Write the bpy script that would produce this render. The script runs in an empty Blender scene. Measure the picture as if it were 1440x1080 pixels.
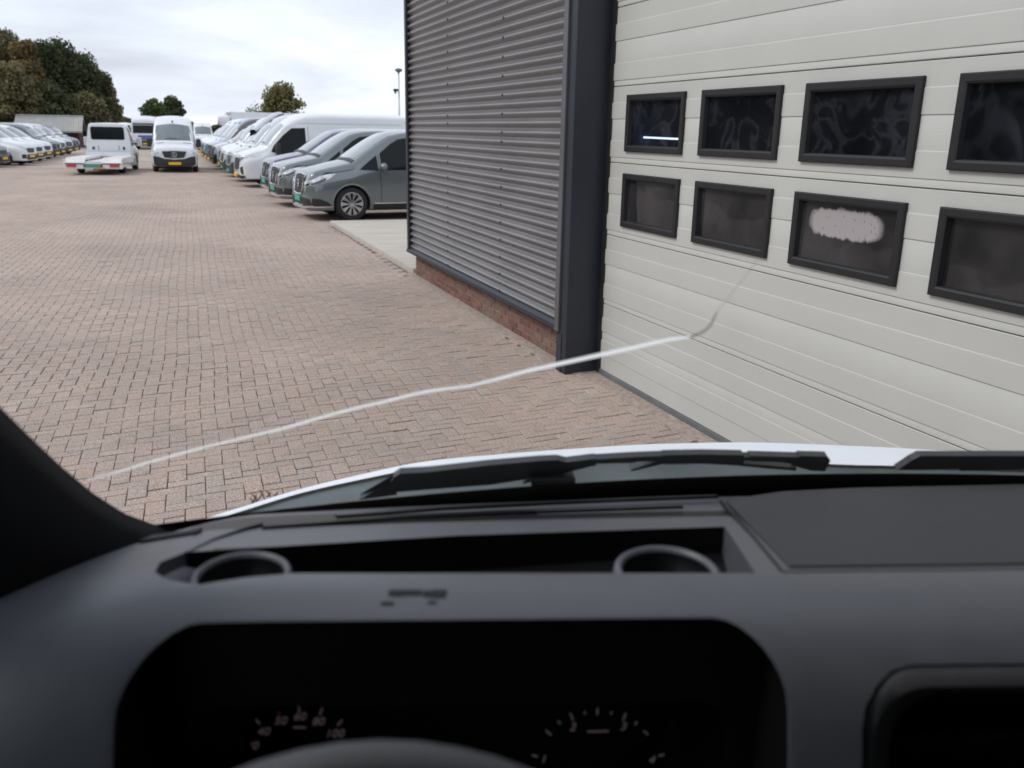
import bpy, bmesh, math, random
import numpy as np
from mathutils import Vector, Matrix
from mathutils.bvhtree import BVHTree

random.seed(7); rng = np.random.default_rng(7)
SC = bpy.context.scene
COL = SC.collection
R = math.radians

# ------------------------------------------------------------------ camera
H = 2.05
YAW, PITCH, ROLL, FPX = 0.3699, 0.281, 0.0194, 1228.2
cy_, sy_ = math.cos(YAW), math.sin(YAW)
FWD = Vector((sy_*math.cos(PITCH), cy_*math.cos(PITCH), -math.sin(PITCH)))
_r = Vector((cy_, -sy_, 0)); _u = _r.cross(FWD)
RGT = math.cos(ROLL)*_r + math.sin(ROLL)*_u
UPV = -math.sin(ROLL)*_r + math.cos(ROLL)*_u
cam_d = bpy.data.cameras.new('camera'); cam = bpy.data.objects.new('camera', cam_d); COL.objects.link(cam)
m = Matrix((RGT, UPV, -FWD)).transposed().to_4x4(); m.translation = (0, 0, H)
cam.matrix_world = m
cam_d.sensor_width = 36; cam_d.lens = FPX/1440*36
cam_d.clip_start = 0.02; cam_d.clip_end = 6000
cam_d.dof.use_dof = True; cam_d.dof.focus_distance = 3.4; cam_d.dof.aperture_fstop = 4.8
SC.camera = cam

# ------------------------------------------------------------------ sky, sun, exposure
SUN_EL, SUN_AZ = 48, 285     # azimuth: clockwise from +Y (285 = from the left, slightly ahead)
w = bpy.data.worlds.new('World'); SC.world = w; w.use_nodes = True
nt = w.node_tree; nt.nodes.clear()
def N(t, kind, **kw):
    n = t.nodes.new(kind)
    for k, v in kw.items(): setattr(n, k, v)
    return n
out = N(nt, 'ShaderNodeOutputWorld'); bg = N(nt, 'ShaderNodeBackground'); bg.inputs[1].default_value = 0.132
sky = N(nt, 'ShaderNodeTexSky', sky_type='NISHITA', sun_disc=False)
sky.sun_elevation = R(SUN_EL); sky.sun_rotation = R(SUN_AZ); sky.air_density = 1.0; sky.dust_density = 2.0
tc = N(nt, 'ShaderNodeTexCoord'); sep = N(nt, 'ShaderNodeSeparateXYZ'); nt.links.new(tc.outputs['Generated'], sep.inputs[0])
zz = N(nt, 'ShaderNodeMath', operation='MAXIMUM'); nt.links.new(sep.outputs[2], zz.inputs[0]); zz.inputs[1].default_value = 0.0
za = N(nt, 'ShaderNodeMath', operation='ADD'); nt.links.new(zz.outputs[0], za.inputs[0]); za.inputs[1].default_value = 0.16
dv = N(nt, 'ShaderNodeVectorMath', operation='DIVIDE'); nt.links.new(tc.outputs['Generated'], dv.inputs[0])
cmb = N(nt, 'ShaderNodeCombineXYZ')
for i in range(3): nt.links.new(za.outputs[0], cmb.inputs[i])
nt.links.new(cmb.outputs[0], dv.inputs[1])
mp = N(nt, 'ShaderNodeMapping'); mp.inputs['Scale'].default_value = (0.75, 0.55, 0.3); mp.inputs['Location'].default_value = (3.1, 1.4, 0.0)
nt.links.new(dv.outputs[0], mp.inputs[0])
n1 = N(nt, 'ShaderNodeTexNoise'); n1.inputs['Scale'].default_value = 0.9; n1.inputs['Detail'].default_value = 7; n1.inputs['Roughness'].default_value = .52; n1.inputs['Distortion'].default_value = .4
nt.links.new(mp.outputs[0], n1.inputs['Vector'])
rmp = N(nt, 'ShaderNodeValToRGB'); nt.links.new(n1.outputs['Fac'], rmp.inputs[0])
e = rmp.color_ramp.elements
e[0].position = .30; e[0].color = (5.2, 5.5, 6.4, 1)
e[1].position = .72; e[1].color = (7.5, 7.9, 8.7, 1)
e2 = e.new(.45); e2.color = (6.7, 7.1, 8.0, 1)
e3 = e.new(.56); e3.color = (8.0, 8.3, 8.9, 1)
n2 = N(nt, 'ShaderNodeTexNoise'); n2.inputs['Scale'].default_value = .5; n2.inputs['Detail'].default_value = 5
nt.links.new(mp.outputs[0], n2.inputs['Vector'])
r2 = N(nt, 'ShaderNodeValToRGB'); nt.links.new(n2.outputs['Fac'], r2.inputs[0])
r2.color_ramp.elements[0].position = .35; r2.color_ramp.elements[0].color = (.80,)*3+(1,)
r2.color_ramp.elements[1].position = .6; r2.color_ramp.elements[1].color = (.97,)*3+(1,)
mx = N(nt, 'ShaderNodeMixRGB'); nt.links.new(r2.outputs[0], mx.inputs[0]); nt.links.new(sky.outputs[0], mx.inputs[1]); nt.links.new(rmp.outputs[0], mx.inputs[2])
nt.links.new(mx.outputs[0], bg.inputs[0]); nt.links.new(bg.outputs[0], out.inputs[0])

sun_d = bpy.data.lights.new('sun', 'SUN'); sun_d.energy = 1.4; sun_d.angle = R(14); sun_d.color = (1, .96, .9)
sun = bpy.data.objects.new('sun', sun_d); COL.objects.link(sun)
sa = R(SUN_AZ); sdir = Vector((math.sin(sa)*math.cos(R(SUN_EL)), math.cos(sa)*math.cos(R(SUN_EL)), math.sin(R(SUN_EL))))
sun.rotation_euler = sdir.to_track_quat('Z', 'Y').to_euler(); sun.location = (-20, 10, 40)
vs = SC.view_settings; vs.view_transform = 'Standard'; vs.look = 'None'; vs.exposure = 0.12; vs.gamma = 1.0; vs.use_curve_mapping = False

# ------------------------------------------------------------------ pixel -> ray helpers (photo pixels, 1440 x 1080)
O = Vector((0, 0, H))
def ray(x, y): return RGT*((x-720)/FPX) - UPV*((y-540)/FPX) + FWD
def gnd(x, y, z=0):
    d = ray(x, y); return O + d*((z-H)/d.z)
def at_y(x, y, Y):
    d = ray(x, y); return O + d*(Y/d.y)
def at_x(x, y, X):
    d = ray(x, y); return O + d*(X/d.x)
def px(p):
    d = Vector(p)-O; z = d.dot(FWD)
    return 720+FPX*d.dot(RGT)/z, 540-FPX*d.dot(UPV)/z

# ------------------------------------------------------------------ materials
MATS = {}
def pmat(name, color, rough=.5, metal=0, coat=0, spec=.5, var=0, vscale=4, bump=0, bscale=60, emit=None, estr=0, stretch=None, var2=None):
    if name in MATS: return MATS[name]
    m = bpy.data.materials.new(name); m.use_nodes = True; t = m.node_tree; b = t.nodes['Principled BSDF']
    b.inputs['Base Color'].default_value = (*color, 1); b.inputs['Roughness'].default_value = rough; b.inputs['Metallic'].default_value = metal
    b.inputs['Coat Weight'].default_value = coat; b.inputs['Coat Roughness'].default_value = .05; b.inputs['Specular IOR Level'].default_value = spec
    co = N(t, 'ShaderNodeTexCoord')
    src = co.outputs['Object']
    if stretch:
        mp = N(t, 'ShaderNodeMapping'); mp.inputs['Scale'].default_value = stretch; t.links.new(src, mp.inputs[0]); src = mp.outputs[0]
    if var:
        n = N(t, 'ShaderNodeTexNoise'); n.inputs['Scale'].default_value = vscale; n.inputs['Detail'].default_value = 6; n.inputs['Roughness'].default_value = .6
        t.links.new(src, n.inputs['Vector'])
        r = N(t, 'ShaderNodeValToRGB'); t.links.new(n.outputs['Fac'], r.inputs[0])
        c2 = var2 or color
        r.color_ramp.elements[0].position = .3; r.color_ramp.elements[0].color = (*[c*(1-var) for c in color], 1)
        r.color_ramp.elements[1].position = .7; r.color_ramp.elements[1].color = (*[min(1, c*(1+var)) for c in c2], 1)
        t.links.new(r.outputs[0], b.inputs['Base Color'])
        mr = N(t, 'ShaderNodeMapRange'); mr.inputs[3].default_value = max(.02, rough-.08); mr.inputs[4].default_value = min(1, rough+.08)
        t.links.new(n.outputs['Fac'], mr.inputs[0]); t.links.new(mr.outputs[0], b.inputs['Roughness'])
    if bump:
        n = N(t, 'ShaderNodeTexNoise'); n.inputs['Scale'].default_value = bscale; n.inputs['Detail'].default_value = 5
        t.links.new(src, n.inputs['Vector'])
        bp = N(t, 'ShaderNodeBump'); bp.inputs['Strength'].default_value = bump; bp.inputs['Distance'].default_value = .01
        t.links.new(n.outputs['Fac'], bp.inputs['Height']); t.links.new(bp.outputs[0], b.inputs['Normal'])
    if emit:
        b.inputs['Emission Color'].default_value = (*emit, 1); b.inputs['Emission Strength'].default_value = estr
    MATS[name] = m; return m
def paint(name, c, rough=.3, metal=0): return pmat('paint_'+name, c, rough, metal, coat=1.0, var=.04, vscale=2)
def glassmat(name, tint, refl=.6, base=.03, power=3.0):
    if name in MATS: return MATS[name]
    m = bpy.data.materials.new(name); m.use_nodes = True; t = m.node_tree; t.nodes.clear()
    o = N(t, 'ShaderNodeOutputMaterial'); tr = N(t, 'ShaderNodeBsdfTransparent'); tr.inputs[0].default_value = (*tint, 1)
    g = N(t, 'ShaderNodeBsdfGlossy'); g.inputs['Roughness'].default_value = .01
    lw = N(t, 'ShaderNodeLayerWeight'); lw.inputs[0].default_value = .5
    p = N(t, 'ShaderNodeMath', operation='POWER'); t.links.new(lw.outputs['Facing'], p.inputs[0]); p.inputs[1].default_value = power
    ma = N(t, 'ShaderNodeMath', operation='MULTIPLY_ADD'); t.links.new(p.outputs[0], ma.inputs[0]); ma.inputs[1].default_value = refl; ma.inputs[2].default_value = base
    mx = N(t, 'ShaderNodeMixShader'); t.links.new(ma.outputs[0], mx.inputs[0]); t.links.new(tr.outputs[0], mx.inputs[1]); t.links.new(g.outputs[0], mx.inputs[2])
    t.links.new(mx.outputs[0], o.inputs[0]); MATS[name] = m; return m

M_black = pmat('black_plastic', (.018, .018, .02), .5, bump=.05, bscale=300)
M_rubber = pmat('rubber', (.02, .02, .021), .75, var=.25, vscale=12)
M_tyre = pmat('tyre_rubber', (.022, .022, .023), .8, var=.3, vscale=8)
M_chrome = pmat('chrome', (.75, .76, .78), .15, 1)
M_alloy = pmat('alloy', (.62, .63, .65), .3, 1)
M_rimdark = pmat('rim_dark', (.03, .03, .032), .4, .3)
M_steel = pmat('steel_wheel', (.35, .36, .37), .45, .6)
M_carglass = pmat('vehicle_glass', (.008, .012, .013), .03, 0, spec=.18, var=.3, vscale=1.2)
M_wsglass = pmat('vehicle_windscreen_glass', (.13, .16, .17), .06, 0, coat=1.0, spec=.9, var=.25, vscale=1.5)
M_lamp = pmat('headlight_lens', (.58, .61, .64), .12, .2, coat=1.0, var=.5, vscale=14)
M_lampdark = pmat('headlight_bezel', (.04, .042, .046), .15, .1, coat=1)
M_red = pmat('tail_lamp_red', (.55, .02, .03), .25, coat=1)
M_orange = pmat('orange_marker', (.8, .3, .05), .5)
M_yellow = pmat('plate_yellow', (.85, .5, .03), .5, var=.06, vscale=20)
M_teal = pmat('plate_teal', (.06, .36, .28), .5, var=.12, vscale=30)
M_bumper = pmat('bumper_plastic', (.028, .029, .032), .6, var=.2, vscale=5)
M_under = pmat('underbody', (.012, .012, .012), .9)

# ------------------------------------------------------------------ mesh helpers
class MB:
    def __init__(s): s.v = []; s.f = []
    def add(s, vs, fs):
        o = len(s.v); s.v += [tuple(p) for p in vs]; s.f += [tuple(i+o for i in f) for f in fs]; return s
    def box(s, a, b):
        x0, y0, z0 = a; x1, y1, z1 = b
        return s.add([(x0,y0,z0),(x1,y0,z0),(x1,y1,z0),(x0,y1,z0),(x0,y0,z1),(x1,y0,z1),(x1,y1,z1),(x0,y1,z1)],
                     [(0,3,2,1),(4,5,6,7),(0,1,5,4),(1,2,6,5),(2,3,7,6),(3,0,4,7)])
    def bbox(s, a, b, r=.01):
        bm = bmesh.new(); bmesh.ops.create_cube(bm, size=1)
        for v in bm.verts: v.co = Vector([a[i]+(v.co[i]+.5)*(b[i]-a[i]) for i in range(3)])
        bmesh.ops.bevel(bm, geom=bm.edges[:], offset=r, segments=2, affect='EDGES', profile=.6)
        bm.verts.index_update(); s.add([v.co[:] for v in bm.verts], [[v.index for v in f.verts] for f in bm.faces]); bm.free(); return s
    def tube(s, pts, rad, n=8, cap=True):
        pts = [Vector(p) for p in pts]; k = len(pts)
        rad = rad if isinstance(rad, (list, tuple)) else [rad]*k
        rings = []; up = Vector((0, 0, 1)); vs = []
        for i, p in enumerate(pts):
            t = (pts[min(i+1, k-1)]-pts[max(i-1, 0)]).normalized()
            a = t.cross(up if abs(t.z) < .95 else Vector((1, 0, 0))).normalized(); b = a.cross(t)
            for j in range(n):
                an = 2*math.pi*j/n; vs.append(p+(a*math.cos(an)+b*math.sin(an))*rad[i])
        fs = [(i*n+j, i*n+(j+1) % n, (i+1)*n+(j+1) % n, (i+1)*n+j) for i in range(k-1) for j in range(n)]
        if cap: fs += [tuple(range(n-1, -1, -1)), tuple(range((k-1)*n, k*n))]
        return s.add(vs, fs)
    def grid(s, rows, closed=False):
        n = len(rows[0]); vs = [p for r in rows for p in r]
        fs = []
        for i in range(len(rows)-1):
            for j in range(n if closed else n-1):
                k = (j+1) % n
                fs.append((i*n+j, i*n+k, (i+1)*n+k, (i+1)*n+j))
        return s.add(vs, fs)
    def prism(s, poly, d):
        """closed polygon (3d points) extruded by vector d"""
        n = len(poly); d = Vector(d); vs = [Vector(p) for p in poly]+[Vector(p)+d for p in poly]
        fs = [tuple(range(n)), tuple(range(2*n-1, n-1, -1))]+[(i, i+n, (i+1) % n+n, (i+1) % n) for i in range(n)]
        return s.add(vs, fs)
    def lathe(s, prof, n=32, axis='y', c=(0, 0, 0)):
        rows = []
        for (r, a) in prof:
            row = []
            for j in range(n):
                t = 2*math.pi*j/n
                if axis == 'y': row.append((c[0]+r*math.cos(t), c[1]+a, c[2]+r*math.sin(t)))
                elif axis == 'z': row.append((c[0]+r*math.cos(t), c[1]+r*math.sin(t), c[2]+a))
                else: row.append((c[0]+a, c[1]+r*math.cos(t), c[2]+r*math.sin(t)))
            rows.append(row)
        return s.grid(rows, True)
    def mesh(s, name, smooth=False, fix=True, ang=None):
        me = bpy.data.meshes.new(name); me.from_pydata(s.v, [], s.f)
        if fix:
            bm = bmesh.new(); bm.from_mesh(me); bmesh.ops.remove_doubles(bm, verts=bm.verts, dist=1e-5)
            bmesh.ops.recalc_face_normals(bm, faces=bm.faces)
            if ang is not None:
                for f in bm.faces: f.smooth = True
                for ed in bm.edges:
                    if len(ed.link_faces) == 2 and ed.calc_face_angle(0) > R(ang): ed.smooth = False
            bm.to_mesh(me); bm.free()
        if smooth: me.shade_smooth()
        me.update(); return me
    def obj(s, name, mat, parent=None, smooth=False, ang=None, fix=True):
        return link(name, s.mesh(name, smooth, fix, ang), mat, parent)
def link(name, me, mat, parent=None):
    o = bpy.data.objects.new(name, me); COL.objects.link(o)
    if mat and not me.materials: me.materials.append(mat)
    if parent: o.parent = parent
    return o
def tag(o, label, cat, group=None):
    o['label'] = label; o['category'] = cat
    if group: o['group'] = group
    return o
def empty(name, loc=(0, 0, 0), rz=0, label=None, cat=None, group=None):
    o = bpy.data.objects.new(name, None); COL.objects.link(o); o.location = loc; o.rotation_euler = (0, 0, rz)
    if label: tag(o, label, cat, group)
    return o
def struct(o): o['kind'] = 'structure'; return o
def pchip(xs, ys, q):
    xs = np.array(xs, float); ys = np.array(ys, float); h = np.diff(xs); d = np.diff(ys)/h; mm = np.zeros(len(xs))
    for i in range(1, len(xs)-1):
        if d[i-1]*d[i] > 0:
            w1 = 2*h[i]+h[i-1]; w2 = h[i]+2*h[i-1]; mm[i] = (w1+w2)/(w1/d[i-1]+w2/d[i])
    mm[0], mm[-1] = d[0], d[-1]
    q = np.clip(np.array(q, float), xs[0], xs[-1]); i = np.clip(np.searchsorted(xs, q)-1, 0, len(h)-1)
    t = (q-xs[i])/h[i]; h_ = h[i]
    return (2*t**3-3*t**2+1)*ys[i]+(t**3-2*t**2+t)*h_*mm[i]+(-2*t**3+3*t**2)*ys[i+1]+(t**3-t**2)*h_*mm[i+1]
def boolean_cut(me, cutters, name, mat):
    """returns me minus the cutter meshes"""
    o = bpy.data.objects.new('tmp', me); COL.objects.link(o); cs = []
    for c in cutters:
        co = bpy.data.objects.new('tmpc', c); COL.objects.link(co); cs.append(co)
        md = o.modifiers.new('b', 'BOOLEAN'); md.operation = 'DIFFERENCE'; md.solver = 'EXACT'; md.object = co
    dg = bpy.context.evaluated_depsgraph_get(); dg.update()
    r = bpy.data.meshes.new_from_object(o.evaluated_get(dg)); r.name = name
    for x in cs+[o]: bpy.data.objects.remove(x)
    r.materials.clear(); r.materials.append(mat)
    return r
def smooth_by_angle(me, a):
    bm = bmesh.new(); bm.from_mesh(me)
    for f in bm.faces: f.smooth = True
    for ed in bm.edges:
        ed.smooth = not (len(ed.link_faces) == 2 and ed.calc_face_angle(0) > R(a))
    bm.to_mesh(me); bm.free(); return me
def text_mesh(s, size, name='numeral', shear=.25):
    cu = bpy.data.curves.new(name, 'FONT'); cu.body = s; cu.size = size; cu.align_x = 'CENTER'; cu.align_y = 'CENTER'; cu.shear = shear; cu.extrude = .0003
    o = bpy.data.objects.new('tmp', cu); COL.objects.link(o)
    dg = bpy.context.evaluated_depsgraph_get(); dg.update()
    me = bpy.data.meshes.new_from_object(o.evaluated_get(dg)); me.name = name
    bpy.data.objects.remove(o); return me

# ================================================================== GROUND
def sheet(name, x0, x1, y0, y1, z, mat, nx=1, ny=1):
    mb = MB(); rows = [[(x0+(x1-x0)*i/nx, y0+(y1-y0)*j/ny, z) for i in range(nx+1)] for j in range(ny+1)]
    mb.grid(rows); o = mb.obj(name, mat); return struct(o)
M_earth = pmat('earth_grass', (.07, .08, .035), .95, var=.4, vscale=.3)
sheet('ground', -1500, 1500, -300, 3000, -.06, M_earth)
M_sand = pmat('joint_sand', (.165, .142, .105), .95, var=.55, vscale=1.6, var2=(.15, .128, .095), bump=.5, bscale=90)
paving = sheet('yard_paving', -40, 16, -12, 84, -.010, M_sand)
M_asph = pmat('asphalt', (.12, .12, .125), .9, var=.2, vscale=.8, bump=.3, bscale=50)
sheet('asphalt_road', -60, 40, 84, 190, -.010, M_asph)

def paver_material():
    m = bpy.data.materials.new('paver_concrete'); m.use_nodes = True; t = m.node_tree; b = t.nodes['Principled BSDF']; L = t.links.new
    b.inputs['Roughness'].default_value = .86; b.inputs['Specular IOR Level'].default_value = .25
    at = N(t, 'ShaderNodeAttribute'); at.attribute_name = 'rnd'; oi = N(t, 'ShaderNodeObjectInfo')
    ad = N(t, 'ShaderNodeMath', operation='ADD'); L(at.outputs['Fac'], ad.inputs[0]); L(oi.outputs['Random'], ad.inputs[1])
    fr = N(t, 'ShaderNodeMath', operation='FRACT'); L(ad.outputs[0], fr.inputs[0])
    r = N(t, 'ShaderNodeValToRGB'); L(fr.outputs[0], r.inputs[0]); el = r.color_ramp.elements
    el[0].position = 0; el[0].color = (.405, .335, .298, 1); el[1].position = 1; el[1].color = (.460, .380, .336, 1)
    for p, c in ((.2, (.430, .350, .306)), (.45, (.448, .356, .312)), (.62, (.408, .352, .318)), (.8, (.436, .366, .322))):
        q = el.new(p); q.color = (*c, 1)
    ge = N(t, 'ShaderNodeNewGeometry')
    # fine aggregate speckle
    n = N(t, 'ShaderNodeTexNoise'); n.inputs['Scale'].default_value = 160; n.inputs['Detail'].default_value = 4; n.inputs['Roughness'].default_value = .8; L(ge.outputs['Position'], n.inputs['Vector'])
    rs = N(t, 'ShaderNodeValToRGB'); L(n.outputs['Fac'], rs.inputs[0])
    rs.color_ramp.elements[0].position = .32; rs.color_ramp.elements[0].color = (.58, .56, .56, 1); rs.color_ramp.elements[1].position = .70; rs.color_ramp.elements[1].color = (1.46, 1.45, 1.44, 1)
    nc = N(t, 'ShaderNodeTexNoise'); nc.inputs['Scale'].default_value = 95; nc.inputs['Detail'].default_value = 3; nc.inputs['Roughness'].default_value = .7; L(ge.outputs['Position'], nc.inputs['Vector'])
    rc_ = N(t, 'ShaderNodeValToRGB'); L(nc.outputs['Fac'], rc_.inputs[0])
    rc_.color_ramp.elements[0].position = .34; rc_.color_ramp.elements[0].color = (.60, .57, .56, 1); rc_.color_ramp.elements[1].position = .68; rc_.color_ramp.elements[1].color = (1.44, 1.45, 1.45, 1)
    mc = N(t, 'ShaderNodeMixRGB', blend_type='MULTIPLY'); mc.inputs[0].default_value = 1; L(r.outputs[0], mc.inputs[1]); L(rc_.outputs[0], mc.inputs[2])
    mu = N(t, 'ShaderNodeMixRGB', blend_type='MULTIPLY'); mu.inputs[0].default_value = 1; L(mc.outputs[0], mu.inputs[1]); L(rs.outputs[0], mu.inputs[2])
    # broad staining of the yard
    n2 = N(t, 'ShaderNodeTexNoise'); n2.inputs['Scale'].default_value = .35; n2.inputs['Detail'].default_value = 6; n2.inputs['Roughness'].default_value = .62; L(ge.outputs['Position'], n2.inputs['Vector'])
    r2 = N(t, 'ShaderNodeValToRGB'); L(n2.outputs['Fac'], r2.inputs[0])
    r2.color_ramp.elements[0].position = .3; r2.color_ramp.elements[0].color = (.80, .81, .81, 1); r2.color_ramp.elements[1].position = .7; r2.color_ramp.elements[1].color = (1.10, 1.08, 1.06, 1)
    m2 = N(t, 'ShaderNodeMixRGB', blend_type='MULTIPLY'); m2.inputs[0].default_value = 1; L(mu.outputs[0], m2.inputs[1]); L(r2.outputs[0], m2.inputs[2])
    n3 = N(t, 'ShaderNodeTexNoise'); n3.inputs['Scale'].default_value = 5; n3.inputs['Detail'].default_value = 5; L(ge.outputs['Position'], n3.inputs['Vector'])
    r3 = N(t, 'ShaderNodeValToRGB'); L(n3.outputs['Fac'], r3.inputs[0])
    r3.color_ramp.elements[0].position = .56; r3.color_ramp.elements[0].color = (0, 0, 0, 1); r3.color_ramp.elements[1].position = .78; r3.color_ramp.elements[1].color = (.55, .55, .55, 1)
    m3 = N(t, 'ShaderNodeMixRGB'); L(r3.outputs[0], m3.inputs[0]); L(m2.outputs[0], m3.inputs[1]); m3.inputs[2].default_value = (.27, .24, .195, 1)
    L(m3.outputs[0], b.inputs['Base Color'])
    bp = N(t, 'ShaderNodeBump'); bp.inputs['Strength'].default_value = .55; bp.inputs['Distance'].default_value = .004; L(n.outputs['Fac'], bp.inputs['Height']); L(bp.outputs[0], b.inputs['Normal'])
    return m
M_paver = paver_material()
U = .1075          # paver width pitch; length pitch 2U
PROT = R(2.0)
def warp(x, y):
    return (x + .014*np.sin(.83*y+.4*x)+.009*np.sin(2.3*y+1.1*x+1.3), y + .012*np.sin(.9*x+.3*y+2)+.008*np.sin(2.1*x-.8*y))
def undul(x, y): return .010*np.sin(.55*x+.21*y)*np.sin(.31*y+1.0)
N0 = 420
ii, jj = np.meshgrid(np.arange(-190, 130), np.arange(-60, 620))
ii = ii.ravel(); jj = jj.ravel(); kk = (ii-jj) % 4
hor = kk == 0; ver = kk == 3
cx = np.concatenate([(ii[hor]+1)*U, (ii[ver]+.5)*U]); cyy = np.concatenate([(jj[hor]+.5)*U, (jj[ver]+1)*U])
isv = np.concatenate([np.zeros(hor.sum(), bool), np.ones(ver.sum(), bool)])
PA, PB, PS = R(6.0), R(1.2), .83      # laying direction of the courses (the yard falls slightly towards the lane)
AF = np.array([[math.cos(PA), PS*math.sin(PB)], [math.sin(PA), PS*math.cos(PB)]])
wx, wy = AF[0, 0]*cx+AF[0, 1]*cyy+.7, AF[1, 0]*cx+AF[1, 1]*cyy
keep = (wy > 1.5) & (wy < 48.5) & (wx > -.24*wy-2.5) & (wx < np.where(wy > 19.5, 8.0, np.where(wy > 6.72, 3.20, 3.34))) & (wx > -13)
cx, cyy, isv, wx, wy = cx[keep], cyy[keep], isv[keep], wx[keep], wy[keep]
wx, wy = warp(wx, wy)
NP = len(wx)
# which ones show largest: project, keep those not under the bonnet line
dx = np.stack([wx, wy, np.zeros(NP)-H], 1)
dep = dx@np.array(FWD); pxx = 720+FPX*(dx@np.array(RGT))/dep; pyy = 540-FPX*(dx@np.array(UPV))/dep
hood_y = np.interp(pxx, [0, 210, 280, 420, 600, 800, 1040], [580, 740, 735, 690, 650, 632, 622])
vis = (dep > 0) & (pxx > 0) & (pxx < 1010) & (pyy < hood_y+4)
score = np.where(vis, 1/np.maximum(dep, .1)**3, 0)
order = np.argsort(-score); single = np.zeros(NP, bool); single[order[:300]] = True
# joined pavers
rest = np.where(~single)[0]; n = len(rest)
def brick_template(vert):
    gx, gy, ch = .0018, .0048, .0038           # joint half widths across and along the lane
    ex, ey = (U/2-gx, U-gy) if vert else (U-gx, U/2-gy)
    t_ = []
    for (z, s) in ((-.02, 0), (-.0035, 0), (0, ch)):
        for qx, qy in ((-1, -1), (1, -1), (1, 1), (-1, 1)):
            lx, ly = qx*(ex-s), qy*(ey-s*1.3); t_.append((AF[0, 0]*lx+AF[0, 1]*ly, AF[1, 0]*lx+AF[1, 1]*ly, z))
    return np.array(t_)
TH, TV = brick_template(False), brick_template(True)
tf = np.array([(8, 9, 10, 11)]+[(a+4, (a+1) % 4+4, (a+1) % 4+8, a+8) for a in range(4)]+[(a, (a+1) % 4, (a+1) % 4+4, a+4) for a in range(4)])
ang = rng.normal(0, .012, NP)
zof = rng.normal(0, .0014, NP); tlx = rng.normal(0, .006, NP); tly = rng.normal(0, .007, NP)
V = np.where(isv[rest][:, None, None], TV[None], TH[None]).copy()
V[:, :, 2] += zof[rest][:, None]+V[:, :, 0]*tlx[rest][:, None]+V[:, :, 1]*tly[rest][:, None]
ca, sn = np.cos(ang[rest])[:, None], np.sin(ang[rest])[:, None]
X = V[:, :, 0]*ca-V[:, :, 1]*sn+wx[rest][:, None]; Y = V[:, :, 0]*sn+V[:, :, 1]*ca+wy[rest][:, None]
V = np.stack([X, Y, V[:, :, 2]], 2).reshape(-1, 3)
F = (np.arange(n)[:, None, None]*12+tf[None]).reshape(-1, 4)
me = bpy.data.meshes.new('pavers'); me.vertices.add(len(V)); me.vertices.foreach_set('co', V.ravel().astype(np.float32))
me.loops.add(F.size); me.loops.foreach_set('vertex_index', F.ravel().astype(np.int32))
me.polygons.add(len(F)); me.polygons.foreach_set('loop_start', np.arange(0, F.size, 4, dtype=np.int32)); me.polygons.foreach_set('loop_total', np.full(len(F), 4, np.int32))
me.update(calc_edges=True)
a = me.attributes.new('rnd', 'FLOAT', 'FACE'); a.data.foreach_set('value', np.repeat(rng.random(n), len(tf)).astype(np.float32))
me.shade_flat()
o = link('pavers', me, M_paver, paving); o['kind'] = 'stuff'
pms = []
for t_ in (TH, TV):
    pm = bpy.data.meshes.new('paver'); pm.from_pydata([tuple(p) for p in t_], [], [tuple(int(q) for q in f) for f in tf]); pm.materials.append(M_paver); pms.append(pm)
for i in np.where(single)[0]:
    o = bpy.data.objects.new('paver', pms[int(isv[i])]); COL.objects.link(o); o.parent = paving
    o.location = (wx[i], wy[i], zof[i]); o.rotation_euler = (tly[i], -tlx[i], ang[i])
# far paving where single stones can no longer be told apart
def far_paving_mat():
    m = bpy.data.materials.new('paving_far'); m.use_nodes = True; t = m.node_tree; b = t.nodes['Principled BSDF']; L = t.links.new
    b.inputs['Roughness'].default_value = .88; b.inputs['Specular IOR Level'].default_value = .25
    ge = N(t, 'ShaderNodeNewGeometry'); br = N(t, 'ShaderNodeTexBrick'); L(ge.outputs['Position'], br.inputs['Vector'])
    br.inputs['Scale'].default_value = 1; br.inputs['Brick Width'].default_value = .215; br.inputs['Row Height'].default_value = .1075; br.inputs['Mortar Size'].default_value = .004
    br.inputs['Color1'].default_value = (.42, .350, .310, 1); br.inputs['Color2'].default_value = (.44, .368, .326, 1); br.inputs['Mortar'].default_value = (.16, .135, .105, 1)
    n2 = N(t, 'ShaderNodeTexNoise'); n2.inputs['Scale'].default_value = .35; n2.inputs['Detail'].default_value = 6; L(ge.outputs['Position'], n2.inputs['Vector'])
    r2 = N(t, 'ShaderNodeValToRGB'); L(n2.outputs['Fac'], r2.inputs[0])
    r2.color_ramp.elements[0].position = .3; r2.color_ramp.elements[0].color = (.80, .81, .81, 1); r2.color_ramp.elements[1].position = .7; r2.color_ramp.elements[1].color = (1.10, 1.08, 1.06, 1)
    m2 = N(t, 'ShaderNodeMixRGB', blend_type='MULTIPLY'); m2.inputs[0].default_value = 1; L(br.outputs[0], m2.inputs[1]); L(r2.outputs[0], m2.inputs[2])
    L(m2.outputs[0], b.inputs['Base Color']); return m
M_farpav = far_paving_mat()
sheet('far_paving', -40, 16, 48.4, 84, -.002, M_farpav)
sheet('side_paving', 7.9, 16, 19.5, 48.4, -.003, M_farpav)
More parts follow.
